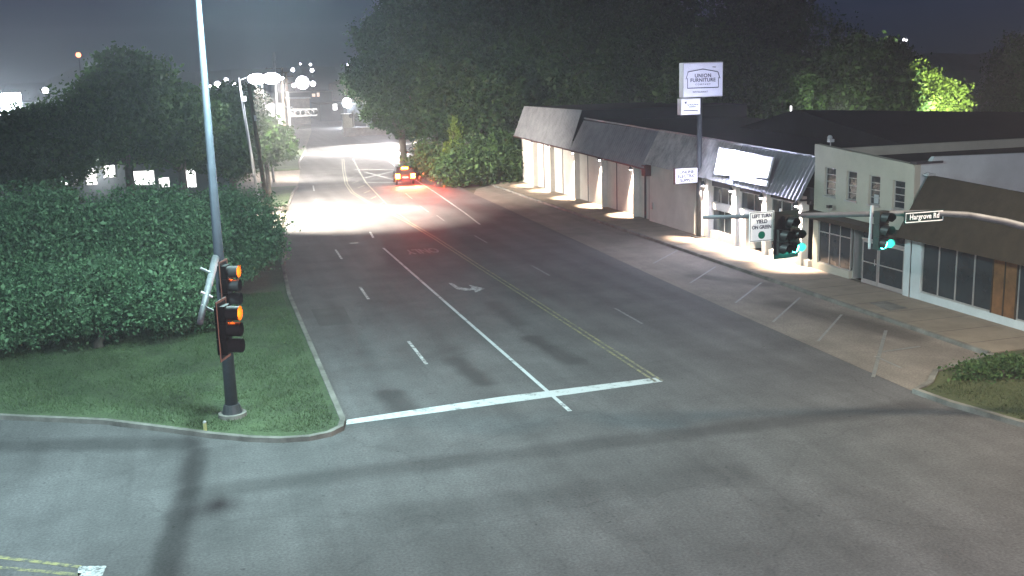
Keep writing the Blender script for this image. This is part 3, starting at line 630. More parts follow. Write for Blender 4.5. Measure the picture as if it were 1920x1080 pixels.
# wall lamps (things of their own on the wall)
def wall_lamp(y, z, X, lab, power=60, ang=66):
    t = empty('wall_lamp', (X, y, z), lab, 'wall lamp', 'wall lamps along the white shop')
    MB().tube([(X, y, z+.15), (X-.04, y, z+.45), (X-.14, y, z+.5), (X-.2, y, z+.32)], .025, 7).build('bracket', M['alu'], t)
    MB().tube([(X-.2, y, z+.34), (X-.2, y, z+.2), (X-.2, y, z+.08)], [.05, .11, .15], 12, cap=False).build('lamp_shade', M['darksteel'], t)
    MB().ball((X-.2, y, z+.08), .085, 10, 6).build('bulb', M['sconce'], t)
    spot('wall_lamp_light', (X-.16, y, z-.02), (X-.14, y+.05, 0), power, (1.0, .78, .62), ang, .7, .05)
wl = [(92.5, 4.0, 'farthest wall lamp, at the wooded end of the long white shop'), (87.6, 3.95, 'second farthest wall lamp on the long white shop'),
      (81.4, 3.75, 'third wall lamp from the wooded end of the long white shop'), (75.3, 3.6, 'fourth wall lamp from the wooded end of the long white shop'),
      (69.15, 3.35, 'fifth wall lamp from the wooded end, beside the dark downpipe')]
for y, z, l in wl: wall_lamp(y+.4, z, XF-.02, l, 5000 if y > 85 else 7000 if y > 80 else 9500)
for y, z, l in [(57.7, 3.3, 'wall lamp on the pier just right of the sign pole'), (54.2, 3.3, 'wall lamp on the pier below the left half of the bright shop sign'),
                (50.75, 3.25, 'wall lamp on the pier below the right end of the bright shop sign'), (47.2, 3.2, 'wall lamp on the last pier beside the pale two storey building')]:
    wall_lamp(y, z, XF-.27, l, 4600, 86)
# lit sign on the mansard
t = empty('lit_shop_sign', (28.7, 53.3, 4), 'glaring white backlit shop sign fixed to the metal mansard', 'sign')
def panel(corners, xb, xt, zb_, nm, mt, parent, off=0.0, th=.04):
    """a board following the slope of the mansard; corners = top left, top right, bottom right, bottom left in the photo"""
    P = [PX(*corners[0], xt), PX(*corners[1], xt), PX(*corners[2], xb), PX(*corners[3], xb)]
    n_ = (P[1]-P[0]).cross(P[3]-P[0]).normalized()
    if n_.x > 0: n_ = -n_
    lo = [p+n_*off for p in P]; hi = [p+n_*(off+th) for p in P]
    return MB().hexa(lo, hi).build(nm, mt, parent), n_
o_, nn = panel([(1350, 276), (1453, 296), (1442, 335), (1340, 328)], 28.86, 29.25, 0, 'cabinet', M['cabinet'], t, 0, .1)
panel([(1353, 279), (1450, 299), (1440, 332), (1343, 325)], 28.86, 29.25, 0, 'panel', M['lit'], t, .103, .02)
panel([(1372, 330), (1442, 340), (1440, 351), (1371, 337)], 28.75, 28.86, 0, 'lower_cabinet', M['cabinet'], t, 0, .1)
panel([(1374, 332), (1440, 342), (1438, 349), (1373, 336)], 28.75, 28.86, 0, 'lower_panel', M['lit'], t, .103, .02)
for (x_, y_, w_, h_) in ((1363, 287, 9, 1.4), (1354, 309, 3, 2.5), (1364, 311, 6, 2.2), (1380, 316, 6, 2.4), (1414, 322, 8, 1.6)):
    panel([(x_-w_/2, y_-h_/2-w_*.08), (x_+w_/2, y_-h_/2+w_*.08), (x_+w_/2, y_+h_/2+w_*.08), (x_-w_/2, y_+h_/2-w_*.08)], 29.0, 29.01, 0, 'lettering_mark', M['mark'], t, .16, .01)
for a_ in (50.4, 53.4, 55.6): MB().bar((28.95, a_, 5.0), (29.5, a_, 5.0), .06).build('bracket', M['darksteel'], t)
# pole sign
sx, sy = 28.85, 57.81
t = empty('pole_sign', (sx, sy, 0), 'tall pole sign with a white furniture store cabinet over a smaller one', 'sign')
MB().tube([(sx+.2, sy+.25, 0), (sx+.2, sy+.25, 8.7)], .16, 16).build('pole', M['darksteel'], t, smooth=True)
MB().box((sx-.15, sy-.1, .1), (sx+.55, sy+.6, .2)).build('base_plate', M['darksteel'], t)
c1 = MB().box((27.84, sy, 8.68), (30.45, sy+.55, 10.72)).build('sign_cabinet', M['cabinet'], t)
MB().box((27.88, sy-.02, 8.74), (30.41, sy-.001, 10.66)).build('sign_face', M['sign_face'], c1)
c2 = MB().box((27.70, sy, 7.65), (28.98, sy+.5, 8.62)).build('small_sign_cabinet', M['cabinet'], t)
MB().box((27.75, sy-.02, 7.70), (28.93, sy-.001, 8.57)).build('small_sign_face', M['sign_face2'], c2)
o = MB(); yy = sy-.035
pts = [(28.0, 9.75), (28.14, 10.18), (29.1, 10.32), (30.1, 10.14), (30.24, 9.75)]
pts2 = [(28.1, 9.82), (28.1, 9.22), (30.14, 9.22), (30.14, 9.82)]
for pl in (pts, pts2):
    for (a, b), (c_, d_) in zip(pl[:-1], pl[1:]): o.bar((a, yy, b), (c_, yy, d_), .02, .045)
o.build('logo_outline', M['ink'], c1)
text('UNION', .30, M['ink'], c1, (29.12, sy-.03, 9.93), spacing=1.15, off=.006)
text('FURNITURE', .30, M['ink'], c1, (29.12, sy-.03, 9.67), spacing=1.08, off=.006)
text('COMPANY', .15, M['ink'], c1, (29.12, sy-.03, 9.42), spacing=1.6)
text('RESTAURANT', .15, M['ink'], c1, (28.95, sy-.03, 8.98), spacing=1.1)
text('1955', .12, M['ink'], c1, (29.85, sy-.03, 10.42))
o = MB().add([(27.9, yy, 8.42), (28.06, yy, 8.45), (28.02, yy, 8.25)], [(0, 2, 1)])
for k in range(5): o.bar((28.1+k*.15, yy, 8.25+.03*(k % 2)), (28.22+k*.15, yy, 8.22), .01, .04)
o.bar((28.2, yy, 8.12), (28.65, yy, 8.12), .01, .04).bar((27.85, yy, 7.93), (28.4, yy, 7.9), .01, .05).bar((28.4, yy, 7.9), (28.8, yy, 7.87), .01, .06)
o.build('logo_marks', M['ink'], c2)
# letter board low on the pole
t = empty('letter_board', (28.1, sy-.1, 3.5), 'small white changeable letter board fixed low on the sign pole', 'sign')
MB().box((27.24, sy-.12, 3.52), (28.80, sy+.03, 4.52)).build('frame', M['black'], t)
MB().box((27.30, sy-.135, 3.58), (28.74, sy-.125, 4.46)).build('face', M['letter_face'], t)
for k, w in enumerate(('ONLINE', 'ELECTRIC', 'SUPPLY')): text(w, .27, M['ink'], t, (28.02, sy-.145, 4.24-.25*k), off=.008)
MB().bar((28.8, sy-.05, 4.0), (28.95, sy+.2, 4.0), .08).build('bracket', M['darksteel'], t)
# --- two storey building
B = empty('two_storey_shop', (XF, 42.4, 0), 'pale two storey shop with four narrow upstairs windows and dark glass below', 'building')
y0, y1 = 38.55, 46.3
wins = [(44.45, 45.4, 3.98, 5.38), (42.72, 43.55, 3.95, 5.35), (40.93, 41.77, 3.93, 5.28), (39.15, 40.0, 3.93, 5.21)]
holes = wins + [(39.0, 45.85, .13, 2.72)]
facade(XF, [y0, y1], [0, 5.9], holes, .3).build('wall', M['greenstucco'], B)
MB().hexa([(XF-.04, y0, 5.9), (XF+.3, y0, 5.9), (XF+.3, y1, 5.9), (XF-.04, y1, 5.9)], [(XF-.04, y0, 5.98), (XF+.3, y0, 5.98), (XF+.3, y1, 6.47), (XF-.04, y1, 6.47)]).build('coping', M['greenstucco'], B)
MB().box((XF+.3, y0, 0), (47, y0+.25, 6.05)).hexa([(30.4, y0, 6.05), (47, y0, 6.05), (47, y0+.25, 6.05), (30.4, y0+.25, 6.05)], [(30.6, y0, 6.28), (47, y0, 6.05), (47, y0+.25, 6.05), (30.6, y0+.25, 6.28)]).build('side_wall', M['bluestucco'], B)
MB().box((XF+.3, y1-.25, 0), (47, y1, 6.2)).build('side_wall', M['greenstucco'], B)
MB().box((XF+.3, y0+.25, 5.6), (47, y1-.25, 5.75)).build('roof', M['tar'], B)
MB().box((XF+.05, y0-.06, 6.0), (31.0, y0+.4, 6.1)).build('roof_edge', M['trim'], B)
for (a, b, c, d) in wins:
    w = MB(); X = XF+.12
    w.box((X-.03, a, c), (X+.03, a+.05, d)).box((X-.03, b-.05, c), (X+.03, b, d)).box((X-.03, a+.05, c), (X+.03, b-.05, c+.05)).box((X-.03, a+.05, d-.05), (X+.03, b-.05, d))
    for k in (1, 2, 3): z = lerp(c, d, k/4); w.box((X-.025, a+.05, z-.02), (X+.025, b-.05, z+.02))
    w.box((XF-.06, a-.06, c-.08), (XF+.08, b+.06, c))
    f = w.build('window', M['alu'], B)
    MB().box((X-.005, a+.02, c+.02), (X+.01, b-.02, d-.02)).build('pane', M['glass'], f)
MB().box((XF+.105, 41.15, 4.0), (XF+.113, 41.5, 4.4)).build('window_paper', M['whitewall'], B)
MB().hexa([(XF-.75, 38.6, 2.75), (XF, 38.6, 2.75), (XF, 46.25, 2.85), (XF-.75, 46.25, 2.85)], [(XF-.75, 38.6, 2.95), (XF, 38.6, 2.98), (XF, 46.25, 3.15), (XF-.75, 46.25, 3.08)]).build('canopy', M['shingle'], B)
MB().box((XF-.03, y0, .12), (XF+.3, 38.95, 2.72)).build('pier', M['bluestucco'], B)
shopwin(43.1, 45.85, .5, 2.72, 3, B, X=XF+.1, zt=2.1); MB().box((XF, 43.1, .13), (XF+.25, 45.85, .5)).build('plinth', M['greenstucco'], B)
shopwin(42.2, 43.05, .14, 2.7, 1, B, X=XF+.9)
MB().box((XF+.2, 43.02, .13), (XF+1, 43.1, 2.7)).build('reveal', M['alu'], B)
f = MB()
for a, b in ((40.95, 42.15), (39.05, 40.9)):
    for (p, q) in (((a, .14), (a+.07, 2.2)), ((b-.07, .14), (b, 2.2))): f.box((XF+.05, p[0], p[1]), (XF+.13, q[0], q[1]))
    f.box((XF+.05, a+.07, .14), (XF+.13, b-.07, .34)).box((XF+.05, a+.07, 2.1), (XF+.13, b-.07, 2.2)).box((XF+.05, a+.07, 1.15), (XF+.12, b-.07, 1.2))
f.box((XF+.04, 39.0, 2.22), (XF+.14, 42.2, 2.3))
f = f.build('door', M['alu'], B)
MB().box((XF+.08, 39.05, .2), (XF+.1, 42.15, 2.7)).build('pane', M['glass'], f)
MB().bar((XF, 41.1, 1.1), (XF, 41.1, 1.4), .03).build('handle', M['steel'], f)
t = empty('roof_lamp', (30.2, 45.3, 3.2), 'small dark floodlamp on a short stem above the shop canopy', 'lamp')
t.location = (29.2, 44.3, 3.1); ORG[t.name] = Vector(t.location)
MB().tube([(29.2, 44.3, 3.1), (29.2, 44.3, 3.5)], .03, 8).build('stem', M['alu'], t); MB().box((29.1, 44.2, 3.48), (29.3, 44.42, 3.62)).build('head', M['black'], t)
t = empty('roof_camera', (30.0, 45.6, 6.4), 'small white roof lamp unit at the top left corner of the two storey shop', 'lamp')
MB().tube([(30, 45.6, 5.7), (30, 45.6, 6.75)], .03, 8).build('stem', M['steel'], t); MB().ball((29.95, 45.6, 6.8), .13, 10, 6).box((29.7, 45.2, 6.6), (29.95, 45.45, 6.75)).build('head', M['whitewall'], t)
# --- brown mansard shop
Cc = empty('mansard_shop', (XF, 34.5, 0), 'low shop with a brown shingled mansard, white plinth and boarded window', 'building')
MB().hexa([(XF-.9, 29.7, 2.85), (XF+.3, 29.7, 2.85), (XF+.3, 38.5, 2.9), (XF-.9, 38.5, 2.9)], [(XF+.35, 29.7, 5.2), (XF+.5, 29.7, 5.2), (XF+.5, 38.1, 5.55), (XF+.35, 38.1, 5.55)]).build('mansard', M['shingle'], Cc)
MB().box((XF+.1, 29.8, 2.7), (XF+.3, 38.5, 2.86)).box((XF, 29.75, .12), (XF+.25, 38.5, .46)).box((XF, 37.85, .46), (XF+.25, 38.5, 2.7)).box((XF+.3, 29.7, .1), (46, 29.95, 4.2)).build('wall', M['bluestucco'], Cc)
MB().box((XF+.5, 29.95, 4.1), (46, 38.5, 4.2)).build('roof', M['tar'], Cc)
shopwin(33.55, 37.85, .46, 2.7, 4, Cc, X=XF+.1, t=.07)
MB().box((XF+.03, 32.25, .46), (XF+.09, 33.5, 2.7)).build('plywood_board', M['ply'], Cc)
mb = MB().box((XF+.0, 32.2, .46), (XF+.08, 32.25, 2.7)).box((XF+.0, 32.85, .46), (XF+.03, 32.9, 2.7)).box((XF, 33.5, .46), (XF+.12, 33.56, 2.7))
mb.build('batten', M['shingle'], Cc)
shopwin(29.8, 32.2, .46, 2.7, 2, Cc, X=XF+.1)
MB().ball((XF+.3, 38.05, 5.6), .1, 8, 5).box((XF+.15, 37.8, 5.55), (XF+.5, 38.15, 5.62)).build('roof_flashing', M['whitewall'], Cc)
# building shell interior floors so the glass is not see-through: warehouse behind
D = empty('warehouse', (60, 60, 0), 'long pale warehouse with a dark low roof behind the row of shops', 'building')
MB().box((47.2, 40, 0), (47.5, 95, 5.35)).box((36.5, 48.6, 0), (78, 48.9, 5.4)).build('wall', M['whitewall'], D)
a, b, c_, d_ = PY(1440, 213, 62), PY(1900, 262, 62), PY(1565, 260, 49), PY(1925, 268, 49)
MB().hexa([(38, 48.5, 5.42), (80, 48.5, 5.42), (80, 75, 5.0), (38, 75, 5.0)], [(38, 48.55, 5.5), (80, 48.55, 5.5), (80, 62, 5.6), (38, 62, 7.5)]).build('roof', M['tar'], D)
# ------------------------------------------------------------------ signals
def signal(lit, kind='three', plate=True, full=False, border=True):
    """facing -Y, origin at the top centre of the back plate"""
    t = empty('traffic_signal', (0, 0, 0))
    s = .355
    pos = [(0, -i*s-.22) for i in range(3)] if kind == 'three' else [(0, -.22), (-.2, -.22-s), (-.2, -.22-2*s), (.2, -.22-s), (.2, -.22-2*s)]
    hb = MB()
    for x, z in pos: hb.box((x-.17, -.12, z-.172), (x+.17, .1, z+.172))
    hb.build('housing', M['dark_housing'], t)
    if plate:
        w = .3 if kind == 'three' else .42; h = .22-2*s-.22
        z0, z1 = -.22-2*s-.3, .08
        MB().box((-w, .0, z0), (w, .015, z1)).build('backplate', M['black'], t)
        if border: MB().box((-w, -.006, z0), (-w+.05, -.001, z1)).box((w-.05, -.006, z0), (w, -.001, z1)).box((-w+.05, -.006, z0), (w-.05, -.001, z0+.05)).box((-w+.05, -.006, z1-.05), (w-.05, -.001, z1)).build('plate_border', M['tape'], t)
    for i, (x, z) in enumerate(pos):
        v = MB(); n = 14; vs = []; fs = []
        for j in range(n+1):
            a = (R(-88)+R(356)*j/n) if full else (R(-45)+R(270)*j/n); cx, cz = x+math.cos(a)*.155, z+math.sin(a)*.155; L = -.12-(.28 if full or math.sin(a) > 0 else .14+.14*max(0, 1+math.sin(a)))
            vs += [(cx, -.12, cz), (cx, L, cz)]
        fs = [(2*j, 2*j+1, 2*j+3, 2*j+2) for j in range(n)]
        v.add(vs, fs).build('visor', M['visor'] if full else M['black'], t, smooth=True)
        l = MB(); l.v = [(x, -.19, z)]+[(x+.15*math.cos(2*math.pi*k/18), -.125, z+.15*math.sin(2*math.pi*k/18)) for k in range(18)]
        l.f = [(0, k+1, (k+1) % 18+1) for k in range(18)]
        l.build('lens', M[lit[1]] if i == lit[0] else M['lens_off'], t)
    return t
# left mast: pole, arm, base
plx, ply_ = .23, 32.45
t = empty('signal_mast', (plx, ply_, 0), 'tall tapered steel pole with a traffic signal arm on the corner lawn', 'pole')
MB().tube([(plx, ply_, .1), (plx, ply_, 6), (plx+.05, ply_, 14.6)], [.2, .14, .06], 18).build('pole', M['polesteel'], t, smooth=True)
MB().tube([(plx-.1, ply_, 5.12), (-.33, 21.9, 5.5)], [.12, .065], 12).build('mast_arm', M['armsteel'], t, smooth=True)
MB().tube([(plx, ply_, .05), (plx, ply_, .22)], [.45, .43], 20).build('footing', M['kerb'], t)
MB().tube([(plx, ply_, .22), (plx, ply_, .5)], [.32, .24], 16).build('base_collar', M['darksteel'], t)
MB().tube([(plx+.05, ply_, 14.5), (plx+.7, ply_-.8, 14.9), (1.8, 30.5, 14.7)], .05, 8).build('lamp_arm', M['steel'], t)
MB().box((1.5, 30.3, 14.55), (2.2, 30.75, 14.72)).build('lamp_head', M['darksteel'], t)
mb = MB()
for y in (23.6, 25.2, 28.6): mb.tube([(-.3, y, 5.5), (-.05, y, 5.35)], .035, 8)
mb.build('clamp', M['steel'], t)
def put(sig, loc, rz, label, cat='traffic signal', group='signal heads on the mast arms'):
    sig.location = loc; sig.rotation_euler = (0, 0, rz); props(sig, label, cat, group); return sig
sg = signal((0, 'red_on'), full=True)
ra = math.atan2(.93, .37)   # facing +X and slightly towards -Y
put(sg, (.12, 22.6, 5.72), R(68), 'red signal head nearest the camera on the left mast arm')
s2 = copy_tree(sg); put(s2, (.28, 27.4, 5.78), R(68), 'red signal head farther along the left mast arm, nearer its pole')
for y, lab in ((22.9, 'signal head seen from behind, back to back with the near red one'), (27.8, 'signal head seen from behind, back to back with the far red one')):
    pass
# right mast arm (pole is off frame)
t = empty('signal_mast', (26, 21.4, 0), 'curved steel signal arm reaching over the road from the right edge', 'pole')
MB().tube([(26, 21.4, .1), (26, 21.4, 6), (26, 21.4, 12.4)], [.24, .17, .09], 16).build('pole', M['steel'], t, smooth=True)
arm = [(26, 21.4, 4.7), (23.6, 22.3, 5.2), (22.1, 22.95, 5.62), (20.9, 23.35, 5.98), (19.9, 23.6, 6.2), (18.9, 23.95, 6.28), (15.8, 25.05, 6.29), (13.1, 25.95, 6.3)]
MB().tube(arm, [.14, .125, .11, .1, .09, .085, .07, .055], 14).build('mast_arm', M['armsteel'], t, smooth=True)
MB().tube([(26, 21.4, 12.2), (25.2, 21.2, 12.6), (23.6, 20.6, 12.6)], .05, 8).build('lamp_arm', M['steel'], t)
MB().box((23.2, 20.3, 12.45), (23.9, 20.75, 12.6)).build('lamp_head', M['darksteel'], t)
mb = MB()
for k in range(5): mb.ball((21.55+k*.2, 23.18-k*.075, 5.93-k*.065), .05, 6, 4)
mb.build('arm_bolts', M['whitewall'], t)
sg = signal((4, 'green_on'), 'five', plate=True, border=False)
put(sg, (15.16, 25.0, 6.38), R(10), 'five lens signal head with a green light beside the left turn sign')
sg = signal((2, 'green_on'), 'three', plate=False)
put(sg, (17.54, 24.15, 6.45), R(8), 'three lens signal head with a green light next to the street name sign')
MB().tube([(17.31, 24.3, 5.35), (17.34, 24.3, 6.55)], .04, 8).build('bracket', M['whitewall'], t)
MB().tube([(15.04, 25.2, 5.4), (15.08, 25.2, 6.5)], .035, 8).build('bracket', M['whitewall'], t)
# regulatory sign
t = empty('turn_sign', (14.5, 25.2, 5.6), 'white left turn yield sign with a green disc hung from the mast arm', 'sign')
s0 = Vector((14.97, 25.35, 5.95))
MB().box((14.13, 25.2, 5.63), (14.88, 25.22, 6.46)).build('sign_plate', M['white_sign'], t)
bd = MB(); x0, x1, z0, z1, yy = 14.155, 14.855, 5.655, 6.435, 25.194
for p, q in (((x0, z0), (x1, z0)), ((x1, z0), (x1, z1)), ((x1, z1), (x0, z1)), ((x0, z1), (x0, z0))): bd.bar((p[0], yy, p[1]), (q[0], yy, q[1]), .008, .014)
bd.build('border', M['ink'], t)
xc = 14.505
text('LEFT TURN', .135, M['ink'], t, (xc, yy, 6.335), sx=.88, off=.003)
text('YIELD', .145, M['ink'], t, (xc, yy, 6.18), sx=.9, off=.003)
text('ON GREEN', .135, M['ink'], t, (xc, yy, 6.025), sx=.88, off=.003)
MB().tube([(xc, yy-.003, 5.81), (xc, yy+.004, 5.81)], .105, 24).build('green_disc', M['green_dot'], t)
MB().bar((14.5, 25.22, 6.29), (14.5, 25.5, 6.29), .06).build('bracket', M['steel'], t)
# street name sign
t = empty('street_name_sign', (18.67, 23.9, 6.2), 'dark Hargrove Rd street name sign with a white border on the mast arm', 'sign')
yy = 23.80; x0, x1, z0, z1 = 18.03, 19.27, 6.06, 6.36
MB().box((x0-.02, yy, z0-.02), (x1+.02, yy+.02, z1+.02)).build('sign_plate', M['street_sign'], t)
bd = MB(); e = .025
for p, q in (((x0+e, z0+e), (x1-e, z0+e)), ((x1-e, z0+e), (x1-e, z1-e)), ((x1-e, z1-e), (x0+e, z1-e)), ((x0+e, z1-e), (x0+e, z0+e))): bd.bar((p[0], yy-.006, p[1]), (q[0], yy-.006, q[1]), .008, .022)
bd.build('border', M['street_white'], t)
text('Hargrove Rd', .205, M['street_white'], t, ((x0+x1)/2, yy-.01, (z0+z1)/2+.01), sx=.82, off=.002, spacing=1.08)
# right hand parts end here; small marker post on the left lawn
g = G(385, 808, .1)
t = empty('marker_post', (g.x, g.y, .1), 'short pale yellow marker post at the edge of the corner lawn', 'post')
MB().tube([(g.x, g.y, .1), (g.x, g.y, .36)], .05, 10).build('post', M['hydrant'], t); MB().ball((g.x, g.y, .37), .055, 8, 5).build('cap', M['whitewall'], t)
# ------------------------------------------------------------------ utility poles and street lamps down the road
def pole(name, base, top, r0, r1, m, label, cat='utility pole', group='poles along the left of the road', cross=None, extra=None):
    t = empty(name, base, label, cat, group)
    MB().tube([base, top], [r0, r1], 12).build('pole', M[m], t, smooth=True)
    if cross:
        mb = MB()
        for z, w in cross:
            f = (z-base[2])/(top[2]-base[2]); x = lerp(base[0], top[0], f); y = lerp(base[1], top[1], f)
            mb.box((x-w/2, y-.07, z-.06), (x+w/2, y+.07, z+.06))
            for k in (-1, 1): mb.tube([(x+k*w*.42, y, z+.05), (x+k*w*.42, y, z+.22)], .04, 6)
        mb.build('crossarm', M['wood'], t)
    return t
def lamp_head(t, p, q, m='lamp', r=.28):
    MB().tube([p, (lerp(p[0], q[0], .5), lerp(p[1], q[1], .5), max(p[2], q[2])+.15), q], .05, 8).build('lamp_arm', M['steel'], t)
    h = MB().tube([(q[0], q[1], q[2]+.18), (q[0], q[1], q[2]+.05), (q[0], q[1], q[2]-.02)], [.1, r*.9, r], 12).build('lamp_head', M['steel'], t)
    MB().ball((q[0], q[1], q[2]-.05), r*.9, 12, 7, .6).build('lamp_glass', M[m], h)
t = pole('street_lamp', (4.06, 83.9, 0), (3.15, 83.9, 10.7), .15, .09, 'whitewall', 'pale metal street lamp post, leftmost of the poles by the far road', 'street lamp')
lamp_head(t, (3.2, 83.9, 10.5), tuple(PY(481, 147, 83.7)), r=.74)
MB().tube([(3.7, 83.6, 3.2), (3.35, 83.6, 9.2)], .06, 8).build('conduit', M['whitewall'], t)
MB().box((3.3, 83.4, 8.9), (3.6, 83.7, 9.3)).build('junction_box', M['whitewall'], t)
t = pole('utility_pole', (4.35, 78, 0), (3.6, 78, 10.2), .18, .12, 'wood', 'brown timber utility pole just right of the leftmost lamp post', cross=None)
MB().box((3.78, 77.75, 7.6), (3.95, 77.9, 8.0)).build('junction_box', M['whitewall'], t)
t = pole('street_lamp', (7.0, 112, 0), (6.4, 112, 11.0), .15, .09, 'steel', 'street lamp hidden low by the small dark tree, right of the leftmost lamp', 'street lamp')
lamp_head(t, (6.4, 112, 10.8), tuple(PY(509, 146, 112)), r=1.05)
b4 = PY(521, 290, 150); t4 = PY(513, 98, 150)
t = pole('utility_pole', (b4.x, 150, 0), (t4.x, 150, t4.z), .3, .2, 'whitewall', 'white floodlit utility pole in front of the white signboard', cross=[(t4.z-2.2, 2.4)])
lamp_head(t, (t4.x, 150, t4.z-3.3), (t4.x+.8, 150, t4.z-3.4), r=.4)
for i, (pb, pt, Y, lab) in enumerate([(534, 528, 158, 'weathered timber pole just right of the white signboard'), (542, 536, 163, 'taller timber pole beside the railway signal'), ]):
    a = PY(pb, 270, Y); b = PY(pt, 128 if i == 0 else 136, Y)
    pole('utility_pole', (a.x, Y, 0), (b.x, Y, b.z), .26, .18, 'wood', lab, cross=[(b.z-.6, 2.2), (b.z-1.6, 1.8)])
# white signboard
a, b = PY(497, 195, 152), PY(530, 233, 152)
t = empty('signboard', ((a.x+b.x)/2, 152, 0), 'plain white signboard behind the white utility pole', 'sign')
MB().box((a.x, 152, b.z), (b.x, 152.25, a.z)).build('board', M['whitewall'], t)
mb = MB()
for k in (.2, .8): x = lerp(a.x, b.x, k); mb.tube([(x, 152.4, 0), (x, 152.4, b.z+1)], .1, 8)
mb.build('post', M['steel'], t)
# railway crossing signals
def disc_pair(x, y, z, t, r=.3, sep=.75):
    for k in (-1, 1):
        d = MB().tube([(x+k*sep/2, y, z), (x+k*sep/2, y+.06, z)], r, 16).build('disc', M['black'], t)
        MB().tube([(x+k*sep/2, y-.12, z), (x+k*sep/2, y-.001, z)], r*.4, 12).build('lens', M['lens_off'], d)
    MB().box((x-sep/2, y+.07, z-.05), (x+sep/2, y+.13, z+.05)).build('crossbar', M['steel'], t)
Y = 159; xb = PY(547, 285, Y).x
t = empty('railway_signal', (xb, Y, 0), 'railway crossing signal mast with a lattice cantilever over the road', 'railway signal')
MB().tube([(xb, Y, 0), (xb, Y, 8.8)], .16, 12).build('mast', M['whitewall'], t)
MB().box((xb-.4, Y-.4, 0), (xb+.4, Y+.4, .9)).build('base', M['whitewall'], t)
disc_pair(xb, Y-.2, 3.2, t, .34, .9); disc_pair(xb, Y-.2, 6.6, t, .28, .7)
mb = MB(); zt = PY(570, 205, Y).z; zb = PY(570, 217, Y).z; xe = PY(594, 205, Y).x
mb.bar((xb, Y, zt), (xe, Y, zt), .14).bar((xb, Y, zb), (xe, Y, zb), .14)
n = 5
for k in range(n): x = lerp(xb, xe, k/n); x2 = lerp(xb, xe, (k+1)/n); mb.bar((x, Y, zt), (x2, Y, zb), .08); mb.bar((x2, Y, zb), (x2, Y, zt), .08)
mb.build('cantilever', M['steel'], t)
for px in (563, 588): disc_pair(PY(px, 212, Y).x, Y-.25, (zt+zb)/2, t, .3, .7)
Y = 205; g = PY(664, 240, Y)
t = empty('railway_signal', (g.x, Y, 0), 'railway crossing signal with two black discs beside the white hut', 'railway signal')
MB().tube([(g.x, Y, 0), (g.x, Y, 4.6)], .12, 10).build('mast', M['whitewall'], t); disc_pair(g.x, Y-.2, PY(664, 217, Y).z, t, .42, 1.0)
g = PY(688, 240, Y)
t = empty('railway_signal', (g.x, Y, 0), 'railway signal with black discs standing behind the stone wall', 'railway signal')
MB().tube([(g.x, Y, 0), (g.x, Y, 4.4)], .12, 10).build('mast', M['whitewall'], t); disc_pair(g.x, Y-.2, PY(688, 216, Y).z, t, .4, .95)
# white hut and stone wall
a, b = PY(643, 215, 212), PY(661, 235, 212)
t = empty('signal_hut', ((a.x+b.x)/2, 212, 0), 'small white railway equipment hut with a flat roof', 'hut')
MB().box((a.x, 212, 0), (b.x, 214, a.z)).build('wall', M['whitewall'], t); MB().box((a.x-.2, 211.8, a.z), (b.x+.2, 214.2, a.z+.15)).build('roof', M['steel'], t)
a, b = PY(646, 232, 196), PY(722, 246, 196)
o = MB()
xw0, xw1 = a.x, b.x
o.box((xw0, 196, 0), (xw1, 196.5, 1.35)).box((xw0-.1, 195.9, 1.35), (xw1+.1, 196.6, 1.5))
for k in range(5): x = lerp(xw0, xw1, k/4); o.box((x-.25, 195.85, 0), (x+.25, 196.0, 1.34))
w = o.build('stone_wall', M['brick'], org=(xw0, 196, 0)); props(w, 'low pale stone wall with piers beside the railway crossing', 'wall')
# ------------------------------------------------------------------ far buildings
def block(name, px0, px1, pyt, Y, depth, m, label, roof='tar', wins=(), wmat='window_warm', peak=0):
    a, b = PY(px0, pyt, Y), PY(px1, pyt, Y); zt = max(a.z, b.z)
    t = empty(name, ((a.x+b.x)/2, Y, 0), label, 'building')
    MB().box((a.x, Y, -.05), (b.x, Y+depth, zt)).build('wall', M[m], t)
    if peak: MB().add([(a.x, Y-.1, zt), (b.x, Y-.1, zt), ((a.x+b.x)/2, Y-.1, zt+peak), (a.x, Y+depth, zt), (b.x, Y+depth, zt), ((a.x+b.x)/2, Y+depth, zt+peak)], [(0, 1, 2), (3, 5, 4), (0, 2, 5, 3), (1, 4, 5, 2)]).build('roof', M[roof], t)
    else: MB().box((a.x-.3, Y-.3, zt), (b.x+.3, Y+depth, zt+.3)).build('roof', M[roof], t)
    for (x0, x1, y0, y1) in wins:
        p, q = PY(x0, y0, Y-.05), PY(x1, y1, Y-.05)
        f = MB().box((p.x-.1, Y-.12, q.z-.1), (q.x+.1, Y, p.z+.1)).build('window', M['steel'], t)
        MB().box((p.x, Y-.16, q.z), (q.x, Y-.125, p.z)).build('pane', M[wmat], f)
    return t
block('hangar', 645, 720, 158, 330, 40, 'orangewall', 'tan metal hangar with a shallow arched roof beyond the crossing', 'orangewall', peak=2.5)
block('far_warehouse', 538, 622, 174, 300, 20, 'far', 'dark flat warehouse with small lit windows beyond the crossing', 'whitewall', wins=[(585, 591, 176, 181), (594, 599, 174, 181), (560, 576, 184, 191)])
block('far_shed', 536, 580, 186, 262, 8, 'brick', 'low tan shed beside the dark flat warehouse', 'whitewall')
block('blue_shed', 600, 668, 196, 275, 20, 'far', 'dark blue grey shed with a lit doorway behind the white hut', 'tar', wins=[(624, 632, 194, 206)], wmat='window_lit')
block('green_shed', 655, 715, 196, 240, 12, 'far', 'long low greenish shed between the hut and the trees', 'whitewall')
block('gas_station', -60, 58, 200, 130, 10, 'whitewall', 'pale flat roofed building at the far left behind the white flare', 'whitewall')
